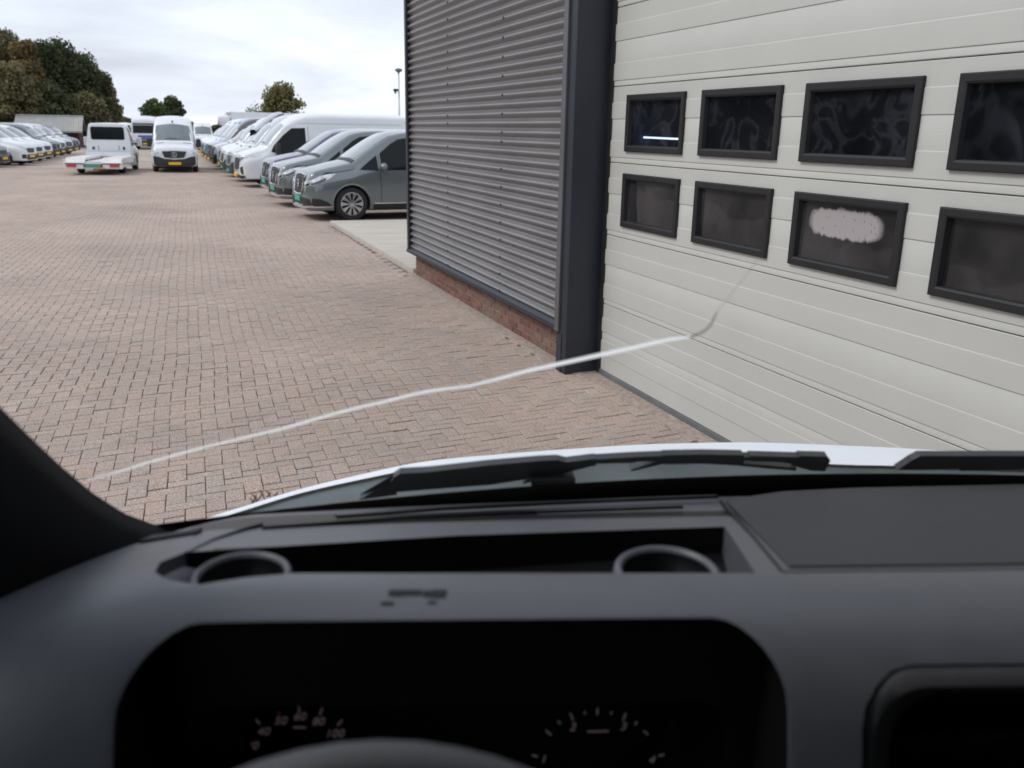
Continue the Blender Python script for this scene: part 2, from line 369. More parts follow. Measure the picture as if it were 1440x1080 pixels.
# concrete strip at the foot of the building, and the slab behind the corner
M_conc = pmat('concrete', (.34, .275, .24), .92, var=.34, vscale=22, bump=.8, bscale=80)
mb = MB(); ys = np.linspace(-3, 12.6, 80)
rows = []
for y in ys:
    x0 = (3.135 if y > 6.8 else 3.27)+.022*math.sin(1.7*y)+.016*math.sin(4.1*y+1)+.01*math.sin(9.3*y)
    rows.append([(x0-.02, y, -.05), (x0, y, .006), (x0+.04, y, .012), (3.31 if y > 6.9 else 3.6, y, .016), (3.31 if y > 6.9 else 3.6, y, -.05)])
mb.grid(rows); struct(mb.obj('concrete_edging', M_conc, ang=40))
M_slab = pmat('concrete_slab', (.47, .43, .385), .9, var=.12, vscale=1.2, bump=.25, bscale=40, stretch=(.5, 2.5, 1))
mb = MB(); mb.bbox((3.255, 12.53, -.1), (14, 19.75, .085), .015); struct(mb.obj('concrete_slab', M_slab, ang=40))

# ================================================================== WAREHOUSE
wh = empty('warehouse', (3.2, 9.7, 0), 0, 'dark grey corrugated metal warehouse on a low red brick plinth', 'building')
def WP(mb, name, mat, parent=wh, **k):
    o = mb.obj(name, mat, parent, **k); o.matrix_parent_inverse = Matrix.Translation((-3.2, -9.7, 0)) if parent is wh else Matrix(); return o
def steel_mat(name, c, rough, var=.12):
    return pmat(name, c, rough, .0, spec=.55, var=var, vscale=1.6, stretch=(1, .5, 1))
M_clad = pmat('cladding_steel', (.255, .245, .25), .40, .68, spec=.6, var=.10, vscale=1.6, stretch=(1, .5, 1))
M_trim = steel_mat('trim_steel', (.020, .025, .037), .5)
XC, PITCHC, AMP = 3.215, .0900, .021
YC0, YC1, ZB, ZT = 6.93, 12.49, .40, 5.3
mb = MB(); nz = int((ZT-ZB)/PITCHC*12); rows = []
ycols = np.linspace(YC0+.004, YC1-.02, 9)
for i in range(nz+1):
    z = ZB+(ZT-ZB)*i/nz; ph = 2*math.pi*(z-ZB)/PITCHC
    s = math.sin(ph)
    rows.append([(XC-AMP*s, y+.0, z) for y in ycols])
mb.grid(rows); clad = WP(mb, 'corrugated_cladding', M_clad, smooth=True)
# wall core, roof edge
mb = MB(); mb.box((3.245, 6.95, .33), (3.6, 12.46, 5.3)); mb.box((3.62, 6.94, .0), (16, 12.45, 5.3)); WP(mb, 'wall', M_trim)
mb = MB(); mb.box((3.15, 6.7, 5.3), (16.1, 12.6, 5.55)); WP(mb, 'roof_edge', M_trim)
# corner post trim (far), sill flashing
mb = MB(); mb.box((3.172, 12.475, .34), (3.30, 12.525, 5.3)); mb.box((3.172, 12.44, .34), (3.196, 12.475, 5.3)); WP(mb, 'corner_trim', M_trim)
mb = MB(); prof = [(3.25, .405), (3.205, .40), (3.165, .372), (3.165, .335), (3.178, .335), (3.178, .362), (3.25, .382)]
mb.prism([(x, 6.90, z) for x, z in prof], (0, 5.65, 0)); WP(mb, 'sill_flashing', M_trim)
mb = MB(); mb.bbox((3.24, 12.40, .29), (3.31, 12.475, .345), .006); WP(mb, 'sill_bracket', M_trim)
# end column beside the door
mb = MB(); mb.bbox((3.118, 6.76, .0), (3.445, 6.925, 5.3), .004); WP(mb, 'door_column', M_trim, ang=30)
mb = MB(); mb.box((3.100, 6.90, .36), (3.117, 6.965, 5.3)); mb.box((3.100, 6.965, .36), (3.20, 6.985, 5.3)); WP(mb, 'corner_flashing', steel_mat('flashing_steel', (.10, .10, .105), .4))
mb = MB(); mb.box((3.112, 6.85, .0), (3.25, 6.95, .34)); WP(mb, 'column_foot', M_trim)
for (yy, zz_) in ((6.758, 2.27), (6.758, .98), (6.758, .25), (6.758, 1.75)):
    mb = MB(); mb.lathe([(.001, -.006), (.008, -.005), (.011, 0)], 10, 'y', (3.36 if zz_ > 1 else 3.38, yy, zz_)); WP(mb, 'screw', M_trim, smooth=True)
# fixing screws in rows on the corrugation crests
scr = MB(); scr.lathe([(.0005, -.010), (.007, -.009), (.009, -.004), (.013, -.003), (.013, .004)], 8, 'x', (0, 0, 0)); scm = scr.mesh('screw', True); scm.materials.append(M_trim)
for yy in (10.55, 8.66, 7.02, 12.3):
    for k in range(0, 48, 2):
        if (k*7+int(yy*10)) % 11 == 0: k += 1
        z = ZB+(k+.25)*PITCHC
        o = bpy.data.objects.new('screw', scm); COL.objects.link(o); o.parent = wh; o.location = (XC-AMP-.002-3.2, yy-9.7, z)
# brick plinth: mortar core plus single bricks
M_mortar = pmat('mortar', (.30, .27, .215), .95, var=.3, vscale=12, bump=.5, bscale=90)
M_brick = None
def brick_mat():
    m = bpy.data.materials.new('brick'); m.use_nodes = True; t = m.node_tree; b = t.nodes['Principled BSDF']; L = t.links.new
    b.inputs['Roughness'].default_value = .9
    oi = N(t, 'ShaderNodeObjectInfo'); r = N(t, 'ShaderNodeValToRGB'); L(oi.outputs['Random'], r.inputs[0]); el = r.color_ramp.elements
    el[0].color = (.155, .070, .058, 1); el[1].color = (.235, .115, .092, 1)
    q = el.new(.5); q.color = (.195, .09, .072, 1)
    ge = N(t, 'ShaderNodeNewGeometry'); n = N(t, 'ShaderNodeTexNoise'); n.inputs['Scale'].default_value = 2.3; n.inputs['Detail'].default_value = 6; L(ge.outputs['Position'], n.inputs['Vector'])
    r2 = N(t, 'ShaderNodeValToRGB'); L(n.outputs['Fac'], r2.inputs[0]); r2.color_ramp.elements[0].position = .45; r2.color_ramp.elements[0].color = (0, 0, 0, 1); r2.color_ramp.elements[1].position = .75; r2.color_ramp.elements[1].color = (.75, .75, .75, 1)
    mx = N(t, 'ShaderNodeMixRGB'); L(r2.outputs[0], mx.inputs[0]); L(r.outputs[0], mx.inputs[1]); mx.inputs[2].default_value = (.19, .165, .12, 1); L(mx.outputs[0], b.inputs['Base Color'])
    n2 = N(t, 'ShaderNodeTexNoise'); n2.inputs['Scale'].default_value = 90; L(ge.outputs['Position'], n2.inputs['Vector'])
    bp = N(t, 'ShaderNodeBump'); bp.inputs['Strength'].default_value = .4; bp.inputs['Distance'].default_value = .004; L(n2.outputs['Fac'], bp.inputs['Height']); L(bp.outputs[0], b.inputs['Normal'])
    return m
M_brick = brick_mat()
mb = MB(); mb.box((3.278, 6.95, -.05), (3.6, 12.43, .33)); plinth = WP(mb, 'brick_plinth', M_mortar)
bk = MB(); bk.bbox((-.012, -.108, -.027), (.05, .108, .027), .004); bkm = bk.mesh('brick'); bkm.materials.append(M_brick)
bh = MB(); bh.bbox((-.012, -.05, -.027), (.05, .05, .027), .004); bhm = bh.mesh('brick'); bhm.materials.append(M_brick)
for c in range(5):
    z = .042+c*.0665; off = 0 if c % 2 else .115; y = 6.96+off-.115; 
    if off: 
        o = bpy.data.objects.new('brick', bhm); COL.objects.link(o); o.parent = plinth; o.location = (3.28-3.2+.0, 6.96+.052-9.7, z)
        o.matrix_parent_inverse = Matrix.Translation((3.2, 9.7, 0)); y = 6.96+.115
    else: y = 6.96
    while y+.216 < 12.44:
        o = bpy.data.objects.new('brick', bkm); COL.objects.link(o); o.parent = plinth
        o.matrix_parent_inverse = Matrix.Translation((3.2, 9.7, 0)); o.location = (3.28-3.2+random.gauss(0, .0012), y+.108-9.7, z+random.gauss(0, .001)); y += .228
    if 12.43-y > .09:
        o = bpy.data.objects.new('brick', bhm); COL.objects.link(o); o.parent = plinth; o.matrix_parent_inverse = Matrix.Translation((3.2, 9.7, 0)); o.location = (.08, y+.05-9.7, z)
# door lintel, side wall beyond the door, interior shell of the hall
mb = MB(); mb.box((3.40, -.6, 4.3), (3.6, 6.76, 5.3)); WP(mb, 'lintel', M_trim)
mb = MB(); mb.box((3.12, -.75, 0), (3.445, -.45, 5.3)); WP(mb, 'door_column', M_trim)
mb = MB(); mb.box((3.245, -9, 0), (3.6, -.76, 5.3)); WP(mb, 'wall', M_clad)
M_hall = pmat('hall_interior', (.10, .13, .22), .9, var=.3, vscale=.7)
mb = MB(); mb.box((9.0, -1, 0), (9.1, 6.9, 4.6)); mb.box((3.6, 6.7, 0), (9, 6.9, 4.6)); mb.box((3.6, -1, 0), (9, -.8, 4.6)); mb.box((3.6, -1, 4.5), (9, 6.9, 4.6)); mb.box((3.56, -.8, .0), (9, 6.7, .02)); WP(mb, 'hall_interior', M_hall)
mb = MB(); mb.box((3.1, -9, 5.55), (16, 6.7, 5.6)); WP(mb, 'roof', M_trim)

# ------------------------------------------------------------------ sectional door
XD = 3.42
door = empty('sectional_door', (XD, 3.3, 0), 0, 'off white ribbed sectional door with two rows of black framed windows', 'door')
def DP(mb, name, mat, parent=door, **k):
    o = mb.obj(name, mat, parent, **k)
    if parent is door: o.matrix_parent_inverse = Matrix.Translation((-XD, -3.3, 0))
    return o
def door_mat():
    m = pmat('door_paint', (.53, .53, .502), .5, var=.035, vscale=1.4, spec=.4)
    t = m.node_tree; b = t.nodes['Principled BSDF']; co = N(t, 'ShaderNodeTexCoord'); mp = N(t, 'ShaderNodeMapping'); mp.inputs['Scale'].default_value = (1, 14, 160)
    t.links.new(co.outputs['Object'], mp.inputs[0]); n = N(t, 'ShaderNodeTexNoise'); n.inputs['Scale'].default_value = 1; n.inputs['Detail'].default_value = 4; t.links.new(mp.outputs[0], n.inputs['Vector'])
    bp = N(t, 'ShaderNodeBump'); bp.inputs['Strength'].default_value = .13; bp.inputs['Distance'].default_value = .004; t.links.new(n.outputs['Fac'], bp.inputs['Height']); t.links.new(bp.outputs[0], b.inputs['Normal'])
    return m
M_door = door_mat()
YD0, YD1 = 6.675, -.45
joints = [.0, .641, 1.2325, 1.824, 2.4155, 3.007, 3.6, 4.19]
FR = .012
def section(z0, z1, wins):
    h = z1-z0
    prof = []   # (x out from XD towards -X, z)
    def P(o_, fr): prof.append((o_, z1-fr*h))
    prof.append((-.05, z1-.002)); prof.append((-.006, z1-.0022)); prof.append((.0, z1-.006))
    P(0, .205); P(.0026, .213); P(.0028, .217); P(.0028, .418); P(-.003, .425); P(0, .436)
    P(0, .70); P(.0026, .708); P(.0028, .712); P(.0028, .922); P(-.003, .929); P(0, .942)
    prof.append((0, z0+.006)); prof.append((-.006, z0+.0022)); prof.append((-.05, z0+.002))
    return prof
for s_ in range(len(joints)-1):
    z0, z1 = joints[s_], joints[s_+1]
    if s_ == 0: z0 = .055
    if s_ == 0:
        h = z1; prof = [(-.05, z1-.002), (-.006, z1-.0022), (0, z1-.006)]
        for o_, zf in ((0, .52), (.0026, .516), (.0028, .513), (.0028, .397), (-.003, .393), (0, .386), (0, .323), (.0026, .319), (.0028, .316), (.0028, .195), (0, .190), (0, .058), (-.05, .056)): prof.append((o_, zf))
    else: prof = section(z0, z1, None)
    has = s_ in (2, 3)
    mb = MB()
    if not has:
        mb.grid([[(XD-o_, y, z) for (o_, z) in prof] for y in np.linspace(YD0, YD1, 12)])
    else:
        # openings for the windows: build strips between windows full height, and above / below the windows
        zt, zb = (2.3445, 1.917) if s_ == 3 else (1.748, 1.328)
        ztc, zbc = zt-.03, zb+.03
        edges = [YD0]
        for k in range(6):
            edges += [6.405-k*1.0665-.03, 6.405-k*1.0665-.851+.03]
        edges.append(YD1)
        def strip(ya, yb, lo, hi):
            pr = [(o_, z) for o_, z in prof]
            pts = []
            for a_, b_ in zip(pr[:-1], pr[1:]):
                (oa, za), (ob, zb_) = a_, b_
                if za < lo-1e-6 and zb_ < lo-1e-6 or za > hi+1e-6 and zb_ > hi+1e-6: continue
                def clip(z): 
                    z = min(max(z, lo), hi); t = 0 if abs(zb_-za) < 1e-9 else (z-za)/(zb_-za); return (oa+(ob-oa)*t, z)
                p, q = clip(za), clip(zb_)
                if not pts: pts.append(p)
                pts.append(q)
            mb.grid([[(XD-o_, y, z) for (o_, z) in pts] for y in (ya, yb)])
        for k in range(0, len(edges), 2): strip(edges[k], edges[k+1], -9, 9)
        for k in range(1, len(edges)-1, 2):
            strip(edges[k], edges[k+1], ztc, 9); strip(edges[k], edges[k+1], -9, zbc)
    DP(mb, 'door_section', M_door, ang=25)
mb = MB(); mb.bbox((XD-.012, YD1, .012), (XD+.04, YD0, .054), .006); DP(mb, 'bottom_rail', pmat('rail_grey', (.16, .17, .175), .5, .2, var=.2, vscale=6))
mb = MB(); mb.tube([(XD+.005, YD0, .010), (XD+.005, YD1, .010)], .018, 10); DP(mb, 'bottom_seal', M_rubber, smooth=True)
mb = MB(); mb.box((XD-.002, 6.664, .0), (XD+.06, 6.757, 4.25)); DP(mb, 'side_seal', M_rubber)

def pane_mat(smear_sheen):
    nm = 'pane_'+str(smear_sheen)
    m = bpy.data.materials.new(nm); m.use_nodes = True; t = m.node_tree; t.nodes.clear(); L = t.links.new
    o = N(t, 'ShaderNodeOutputMaterial'); tr = N(t, 'ShaderNodeBsdfTransparent'); tr.inputs[0].default_value = (.42, .46, .58, 1)
    g = N(t, 'ShaderNodeBsdfGlossy'); g.inputs['Roughness'].default_value = .02; g.inputs[0].default_value = (.85, .88, .95, 1)
    co = N(t, 'ShaderNodeTexCoord')
    n = N(t, 'ShaderNodeTexNoise'); n.inputs['Scale'].default_value = 2.6; n.inputs['Detail'].default_value = 1.5; L(co.outputs['Object'], n.inputs['Vector'])
    bp = N(t, 'ShaderNodeBump'); bp.inputs['Strength'].default_value = .10; bp.inputs['Distance'].default_value = .05; L(n.outputs['Fac'], bp.inputs['Height']); L(bp.outputs[0], g.inputs['Normal'])
    fr = N(t, 'ShaderNodeFresnel'); fr.inputs[0].default_value = 1.50
    mx = N(t, 'ShaderNodeMixShader'); L(fr.outputs[0], mx.inputs[0]); L(tr.outputs[0], mx.inputs[1]); L(g.outputs[0], mx.inputs[2])
    last = mx
    # wipe marks and scratches, plus a veil painted for the panes' reflections
    n2 = N(t, 'ShaderNodeTexNoise'); n2.inputs['Scale'].default_value = 3.2+.7*(smear_sheen % 3); n2.inputs['Detail'].default_value = 2; n2.inputs['Distortion'].default_value = 1.2
    mp = N(t, 'ShaderNodeMapping'); mp.inputs['Location'].default_value = (smear_sheen*3.7, smear_sheen*1.9, smear_sheen*2.3); L(co.outputs['Object'], mp.inputs[0]); L(mp.outputs[0], n2.inputs['Vector'])
    s1 = N(t, 'ShaderNodeMath', operation='SUBTRACT'); L(n2.outputs['Fac'], s1.inputs[0]); s1.inputs[1].default_value = .5
    ab = N(t, 'ShaderNodeMath', operation='ABSOLUTE'); L(s1.outputs[0], ab.inputs[0])
    mr = N(t, 'ShaderNodeMapRange'); mr.interpolation_type = 'SMOOTHSTEP'; mr.inputs[1].default_value = 0; mr.inputs[2].default_value = .09; mr.inputs[3].default_value = .055 if smear_sheen < 10 else .08; mr.inputs[4].default_value = 0.02 if smear_sheen < 10 else .065; L(ab.outputs[0], mr.inputs[0])
    n3 = N(t, 'ShaderNodeTexNoise'); n3.inputs['Scale'].default_value = 2.2; L(mp.outputs[0], n3.inputs['Vector'])
    r3 = N(t, 'ShaderNodeMapRange'); r3.inputs[1].default_value = .40; r3.inputs[2].default_value = .65; r3.inputs[3].default_value = .35; L(n3.outputs['Fac'], r3.inputs[0])
    mm = N(t, 'ShaderNodeMath', operation='MULTIPLY'); L(mr.outputs[0], mm.inputs[0]); L(r3.outputs[0], mm.inputs[1])
    df = N(t, 'ShaderNodeBsdfDiffuse'); df.inputs[0].default_value = (.50, .54, .68, 1) if smear_sheen < 10 else (.62, .57, .58, 1)  # brownish lower veil stands in for the reflected paving
    fac = mm.outputs[0]
    if smear_sheen == 12:   # soap patch: an uneven pale field with dripping lower edge, in object space (y across, z up)
        sp = N(t, 'ShaderNodeSeparateXYZ'); L(co.outputs['Object'], sp.inputs[0])
        nn = N(t, 'ShaderNodeTexNoise'); nn.inputs['Scale'].default_value = 1; nn.inputs['Detail'].default_value = 4
        m4 = N(t, 'ShaderNodeMapping'); m4.inputs['Scale'].default_value = (1, 22, 4); L(co.outputs['Object'], m4.inputs[0]); L(m4.outputs[0], nn.inputs['Vector'])
        # superellipse |y/.28|^4 + |(z-.06)/.085|^4
        def powr(src, off, sc):
            a1 = N(t, 'ShaderNodeMath', operation='SUBTRACT'); L(src, a1.inputs[0]); a1.inputs[1].default_value = off
            a2 = N(t, 'ShaderNodeMath', operation='DIVIDE'); L(a1.outputs[0], a2.inputs[0]); a2.inputs[1].default_value = sc
            a3 = N(t, 'ShaderNodeMath', operation='ABSOLUTE'); L(a2.outputs[0], a3.inputs[0])
            a4 = N(t, 'ShaderNodeMath', operation='POWER'); L(a3.outputs[0], a4.inputs[0]); a4.inputs[1].default_value = 3.2; return a4.outputs[0]
        zn = N(t, 'ShaderNodeMath', operation='MULTIPLY_ADD'); L(nn.outputs['Fac'], zn.inputs[0]); zn.inputs[1].default_value = -.055; L(sp.outputs[2], zn.inputs[2])
        ad = N(t, 'ShaderNodeMath', operation='ADD'); L(powr(sp.outputs[1], .02, .29), ad.inputs[0]); L(powr(zn.outputs[0], .03, .082), ad.inputs[1])
        ss = N(t, 'ShaderNodeMapRange'); ss.inputs[1].default_value = .6; ss.inputs[2].default_value = 1.15; ss.inputs[3].default_value = .62; ss.inputs[4].default_value = 0; L(ad.outputs[0], ss.inputs[0])
        vo = N(t, 'ShaderNodeTexVoronoi'); vo.inputs['Scale'].default_value = 1; m5 = N(t, 'ShaderNodeMapping'); m5.inputs['Scale'].default_value = (1, 45, 26); L(co.outputs['Object'], m5.inputs[0]); L(m5.outputs[0], vo.inputs['Vector'])
        vr = N(t, 'ShaderNodeMapRange'); vr.inputs[1].default_value = .10; vr.inputs[2].default_value = .2; vr.inputs[3].default_value = .45; vr.inputs[4].default_value = 1; L(vo.outputs['Distance'], vr.inputs[0])
        mz = N(t, 'ShaderNodeMath', operation='MULTIPLY'); L(ss.outputs[0], mz.inputs[0]); L(vr.outputs[0], mz.inputs[1])
        mx2 = N(t, 'ShaderNodeMath', operation='MAXIMUM'); L(mz.outputs[0], mx2.inputs[0]); L(mm.outputs[0], mx2.inputs[1]); fac = mx2.outputs[0]
    ms = N(t, 'ShaderNodeMixShader'); L(fac, ms.inputs[0]); L(last.outputs[0], ms.inputs[1]); L(df.outputs[0], ms.inputs[2]); L(ms.outputs[0], o.inputs[0])
    return m
M_frame = pmat('window_frame_plastic', (.010, .010, .012), .55, var=.15, vscale=9)
for row, (zt, zb) in enumerate(((2.3445, 1.917), (1.748, 1.328))):
    for k in range(6):
        ya = 6.405-k*1.0665; yb = ya-.851; yc, zc = (ya+yb)/2, (zt+zb)/2; hy, hz = (ya-yb)/2, (zt-zb)/2
        wroot = empty('window'); wroot.parent = door; wroot.location = (0, yc-3.3, zc)
        # frame as a mitred ring with sloped inner lip, proud of the panel
        rows = []
        for (o_, ins) in ((-.01, 0), (.020, .0), (.024, .006), (.024, .036), (.018, .046), (-.008, .050), (-.03, .050)):
            rows.append([(-o_, sy*(hy-ins), sz*(hz-ins)) for sy, sz in ((1, 1), (-1, 1), (-1, -1), (1, -1))])
        mb = MB(); mb.grid(rows, True); mb.obj('frame', M_frame, wroot)
        mb = MB(); mb.add([(0, hy-.048, hz-.048), (0, -hy+.048, hz-.048), (0, -hy+.048, -hz+.048), (0, hy-.048, -hz+.048)], [(3, 2, 1, 0)])
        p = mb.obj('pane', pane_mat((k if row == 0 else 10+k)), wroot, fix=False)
        p.location = (.012, 0, 0)
# glowing strip added behind the first window for its bright reflection
tl = empty('reflection_strip', (6.2, 6.0, 2.5), 0, 'glowing strip added for the bright reflection in the first upper door window', 'reflection')
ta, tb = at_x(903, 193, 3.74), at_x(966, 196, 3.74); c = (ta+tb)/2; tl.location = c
mb = MB(); mb.tube([ta-c, tb-c], .008, 10); mb.obj('tube', pmat('reflection_glow', (.9, .9, .9), .5, emit=(.9, .97, 1), estr=2.5), tl, smooth=True)
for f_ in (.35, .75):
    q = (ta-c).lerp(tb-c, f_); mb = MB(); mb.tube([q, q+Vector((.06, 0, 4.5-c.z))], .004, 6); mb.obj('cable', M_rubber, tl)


# ================================================================== VEHICLES
def section_pts(ztop, w, zbelt, wr, zb, rc, crown):
    """half section from bottom centre to top centre: list of (y, z)"""
    rc = min(rc, (ztop-zb)*.45, wr*.6); sh = ztop-rc
    zbelt = min(zbelt, sh-.005); zbelt = max(zbelt, zb+.1)
    p = [(0, zb), (w*.55, zb), (w*.90, zb), (w*.965, zb+.03)]
    for t in (.15, .4, .7, 1): p.append((w*(.985+.015*math.sin(t*math.pi/2)), zb+.05+(zbelt-zb-.05)*t))
    for t in (.2, .4, .6, .8, 1):
        p.append((w+(wr-w)*t**1.25, zbelt+(sh-zbelt)*t))
    for k in range(1, 6):
        a = k/5*math.pi/2; p.append((wr-rc*1.25*(1-math.cos(a)), sh+rc*math.sin(a)*.96))
    yl = p[-1][0]
    for t in (.25, .5, .75, 1): p.append((yl*(1-t), ztop-.04*rc+crown*(1-(1-t)**2)))
    return p
def body_mesh(st, name, sub=5, wheels=(), wr_=.40, wz=.34, arch=True, mat=None):
    """st rows: x, ztop, w, zbelt, wroof, zbottom, rc, crown (x falls from the nose)"""
    st = np.array(st, float); xs = -st[:, 0]
    q = []
    for i in range(len(xs)-1): q += list(np.linspace(xs[i], xs[i+1], max(2, min(sub, int(abs(xs[i+1]-xs[i])/.05)+2)), endpoint=False))
    q.append(xs[-1]); q = np.array(q)
    cols = [pchip(xs, st[:, c], q) for c in range(1, 8)]
    rows = []
    for i in range(len(q)):
        h = section_pts(*[c[i] for c in cols]); x = -q[i]
        ring = [(x, y, z) for y, z in h]+[(x, -y, z) for y, z in h[-2:0:-1]]
        rows.append(ring)
    mb = MB(); mb.grid(rows, True); n = len(rows[0])
    mb.f.append(tuple(range(n))); mb.f.append(tuple(range((len(rows)-1)*n, len(rows)*n))[::-1])
    me = mb.mesh(name)
    if wheels:
        cut = []
        for wx_ in wheels:
            c = MB(); c.lathe([(.0001, -1.5), (wr_, -1.5), (wr_, 1.5), (.0001, 1.5)], 36, 'y', (wx_, 0, wz)); cm = c.mesh('c'); cut.append(cm)
        me = boolean_cut(me, cut, name, mat)
    else: me.materials.append(mat)
    smooth_by_angle(me, 38)
    bm = bmesh.new(); bm.from_mesh(me); bvh = BVHTree.FromBMesh(bm); bm.free()
    return me, bvh
def patch(bvh, top, bot, axis, nu=10, nv=6, off=.008, skirt=True):
    """ruled patch between two 2d polylines, projected on the body. axis '+x','-x','+y','-y','+z'"""
    def samp(pl, t):
        n = len(pl)-1; k = min(int(t*n), n-1); f = t*n-k
        return (pl[k][0]+(pl[k+1][0]-pl[k][0])*f, pl[k][1]+(pl[k+1][1]-pl[k][1])*f)
    D = {'+x': Vector((1, 0, 0)), '-x': Vector((-1, 0, 0)), '+y': Vector((0, 1, 0)), '-y': Vector((0, -1, 0)), '+z': Vector((0, 0, 1))}[axis]
    rows = []
    for j in range(nv+1):
        row = []
        for i in range(nu+1):
            a, b = samp(top, i/nu), samp(bot, i/nu); t = j/nv; u, v = a[0]+(b[0]-a[0])*t, a[1]+(b[1]-a[1])*t
            if axis[1] == 'x': o = Vector((20*D.x, u, v))
            elif axis[1] == 'y': o = Vector((u, 20*D.y, v))
            else: o = Vector((u, v, 20))
            loc, nrm, idx, dist = bvh.ray_cast(o, -D)
            row.append(loc)
        rows.append(row)
    # fill misses from neighbours along D
    val = [p for r in rows for p in r if p is not None]
    ax = 'xyz'.index(axis[1])
    for j in range(nv+1):
        for i in range(nu+1):
            if rows[j][i] is None:
                best = None; bd = 1e9
                for jj_ in range(nv+1):
                    for i2 in range(nu+1):
                        if rows[jj_][i2] is not None and (jj_-j)**2+(i2-i)**2 < bd: bd = (jj_-j)**2+(i2-i)**2; best = rows[jj_][i2]
                a, b = samp(top, i/nu), samp(bot, i/nu); t = j/nv; u, v = a[0]+(b[0]-a[0])*t, a[1]+(b[1]-a[1])*t
                bb = best if best is not None else Vector((0, 0, 0))
                rows[j][i] = Vector((bb.x, u, v)) if ax == 0 else (Vector((u, bb.y, v)) if ax == 1 else Vector((u, v, bb.z)))
    mb = MB(); front = [[p+D*off for p in r] for r in rows]
    mb.grid(front)
    if skirt:
        loop = [(0, i) for i in range(nu+1)]+[(j, nu) for j in range(1, nv+1)]+[(nv, i) for i in range(nu-1, -1, -1)]+[(j, 0) for j in range(nv-1, 0, -1)]
        mb.grid([[front[j][i] for j, i in loop], [rows[j][i]-D*.02 for j, i in loop]], True)
    return mb
def mirror(pl): return [(-a, b) for a, b in pl]
WHEELS = {}
def wheel(parent, x, y, r, wdt, style, side):
    """wheel part (tyre) with a rim sub-part"""
    key = (r, wdt, style)
    if key not in WHEELS:
        t = MB(); hw_ = wdt/2
        t.lathe([(r*.66, -hw_*.82), (r*.70, -hw_), (r*.90, -hw_*1.02), (r*.975, -hw_*.82), (r, -hw_*.55), (r, hw_*.55), (r*.975, hw_*.82), (r*.90, hw_*1.02), (r*.70, hw_), (r*.66, hw_*.82)], 40, 'y'); tm = t.mesh('wheel', ang=35); tm.materials.append(M_tyre)
        d = MB(); d.lathe([(.001, hw_*.30), (r*.5, hw_*.25), (r*.64, hw_*.4), (r*.68, hw_*.86), (r*.655, hw_*.9), (r*.63, hw_*.5)], 32, 'y'); dm = d.mesh('rim', ang=35); dm.materials.append(M_rimdark if style == 'alloy' else M_steel)
        s = MB()
        if style == 'alloy':
            for k in range(10):
                a = 2*math.pi*k/10; 
                pts = []
                for (rr, hwid) in ((.08, .010), (.35, .016), (.60, .042), (.645, .034)):
                    pts.append((rr*r, hwid*r/.35))
                poly = [(p[0], p[1]) for p in pts]+[(p[0], -p[1]) for p in pts[::-1]]
                ca_, sa_ = math.cos(a), math.sin(a)
                s.prism([(u*ca_-v*sa_, hw_*.62+.03*(1-u/r), u*sa_+v*ca_) for u, v in poly], (0, .018, 0))
            s.lathe([(.001, hw_*.9), (r*.10, hw_*.88), (r*.13, hw_*.6)], 20, 'y'); s.lathe([(r*.645, hw_*.55), (r*.645, hw_*.92), (r*.69, hw_*.94), (r*.69, hw_*.5)], 40, 'y')
        else:
            s.lathe([(.001, hw_*.75), (r*.2, hw_*.72), (r*.22, hw_*.4)], 20, 'y')
            for k in range(8):
                a = 2*math.pi*k/8; s.bbox((.36*r*math.cos(a)-.03, hw_*.28, .36*r*math.sin(a)-.03), (.36*r*math.cos(a)+.03, hw_*.42, .36*r*math.sin(a)+.03), .006)
        sm = s.mesh('spokes', ang=30); sm.materials.append(M_alloy if style == 'alloy' else M_rimdark)
        WHEELS[key] = (tm, dm, sm)
    tm, dm, sm = WHEELS[key]
    t = link('wheel', tm, None, parent); t.location = (x, y, r); t.rotation_euler = (0, 0, 0 if side > 0 else math.pi)
    link('rim', dm, None, t); link('spokes', sm, None, t)
def star(mb, c, r, axis='x'):
    for k in range(3):
        a = math.pi/2+k*2*math.pi/3; t = Vector((0, math.cos(a)*r, math.sin(a)*r)); n = Vector((0, -math.sin(a), math.cos(a)))*r*.12
        c = Vector(c); mb.prism([c+n, c-n, c+t], (.012, 0, 0))
    mb.tube([Vector(c)+Vector((.006, math.cos(2*math.pi*k/24)*r, math.sin(2*math.pi*k/24)*r)) for k in range(25)], r*.08, 6, False)
    return mb

VP = {}
def sprinter_st(Ht=2.48, L=5.9, W=.98):
    k = Ht/2.48
    return [(0, .50, .50, .45, .48, .34, .08, .0), (-.03, .72, .72, .55, .70, .30, .10, .01), (-.07, .96, .84, .7, .80, .28, .12, .02), (-.13, 1.07, .91, .8, .85, .28, .12, .03),
            (-.25, 1.13, .96, .85, .87, .28, .12, .04), (-.55, 1.22, W, .9, .88, .28, .12, .05), (-.80, 1.29, W, 1.0, .88, .28, .12, .05), (-.90, 1.36, W, 1.02, .87, .28, .12, .05),
            (-1.15, 1.66*k, W, 1.05, .84, .28, .12, .05), (-1.45, 1.98*k, W, 1.08, .82, .28, .13, .05), (-1.62, 2.12*k, W, 1.1, .81, .28, .16, .05), (-1.85, 2.27*k, W, 1.1, .80, .28, .2, .06), (-2.25, 2.40*k, W, 1.1, .80, .28, .2, .06),
            (-2.9, 2.44*k, W, 1.1, .81, .28, .18, .05), (-L+.3, 2.44*k, W, 1.1, .81, .28, .18, .05), (-L+.05, 2.40*k, W*.99, 1.1, .80, .30, .18, .05), (-L, 2.34*k, W*.97, 1.1, .78, .36, .18, .04)]
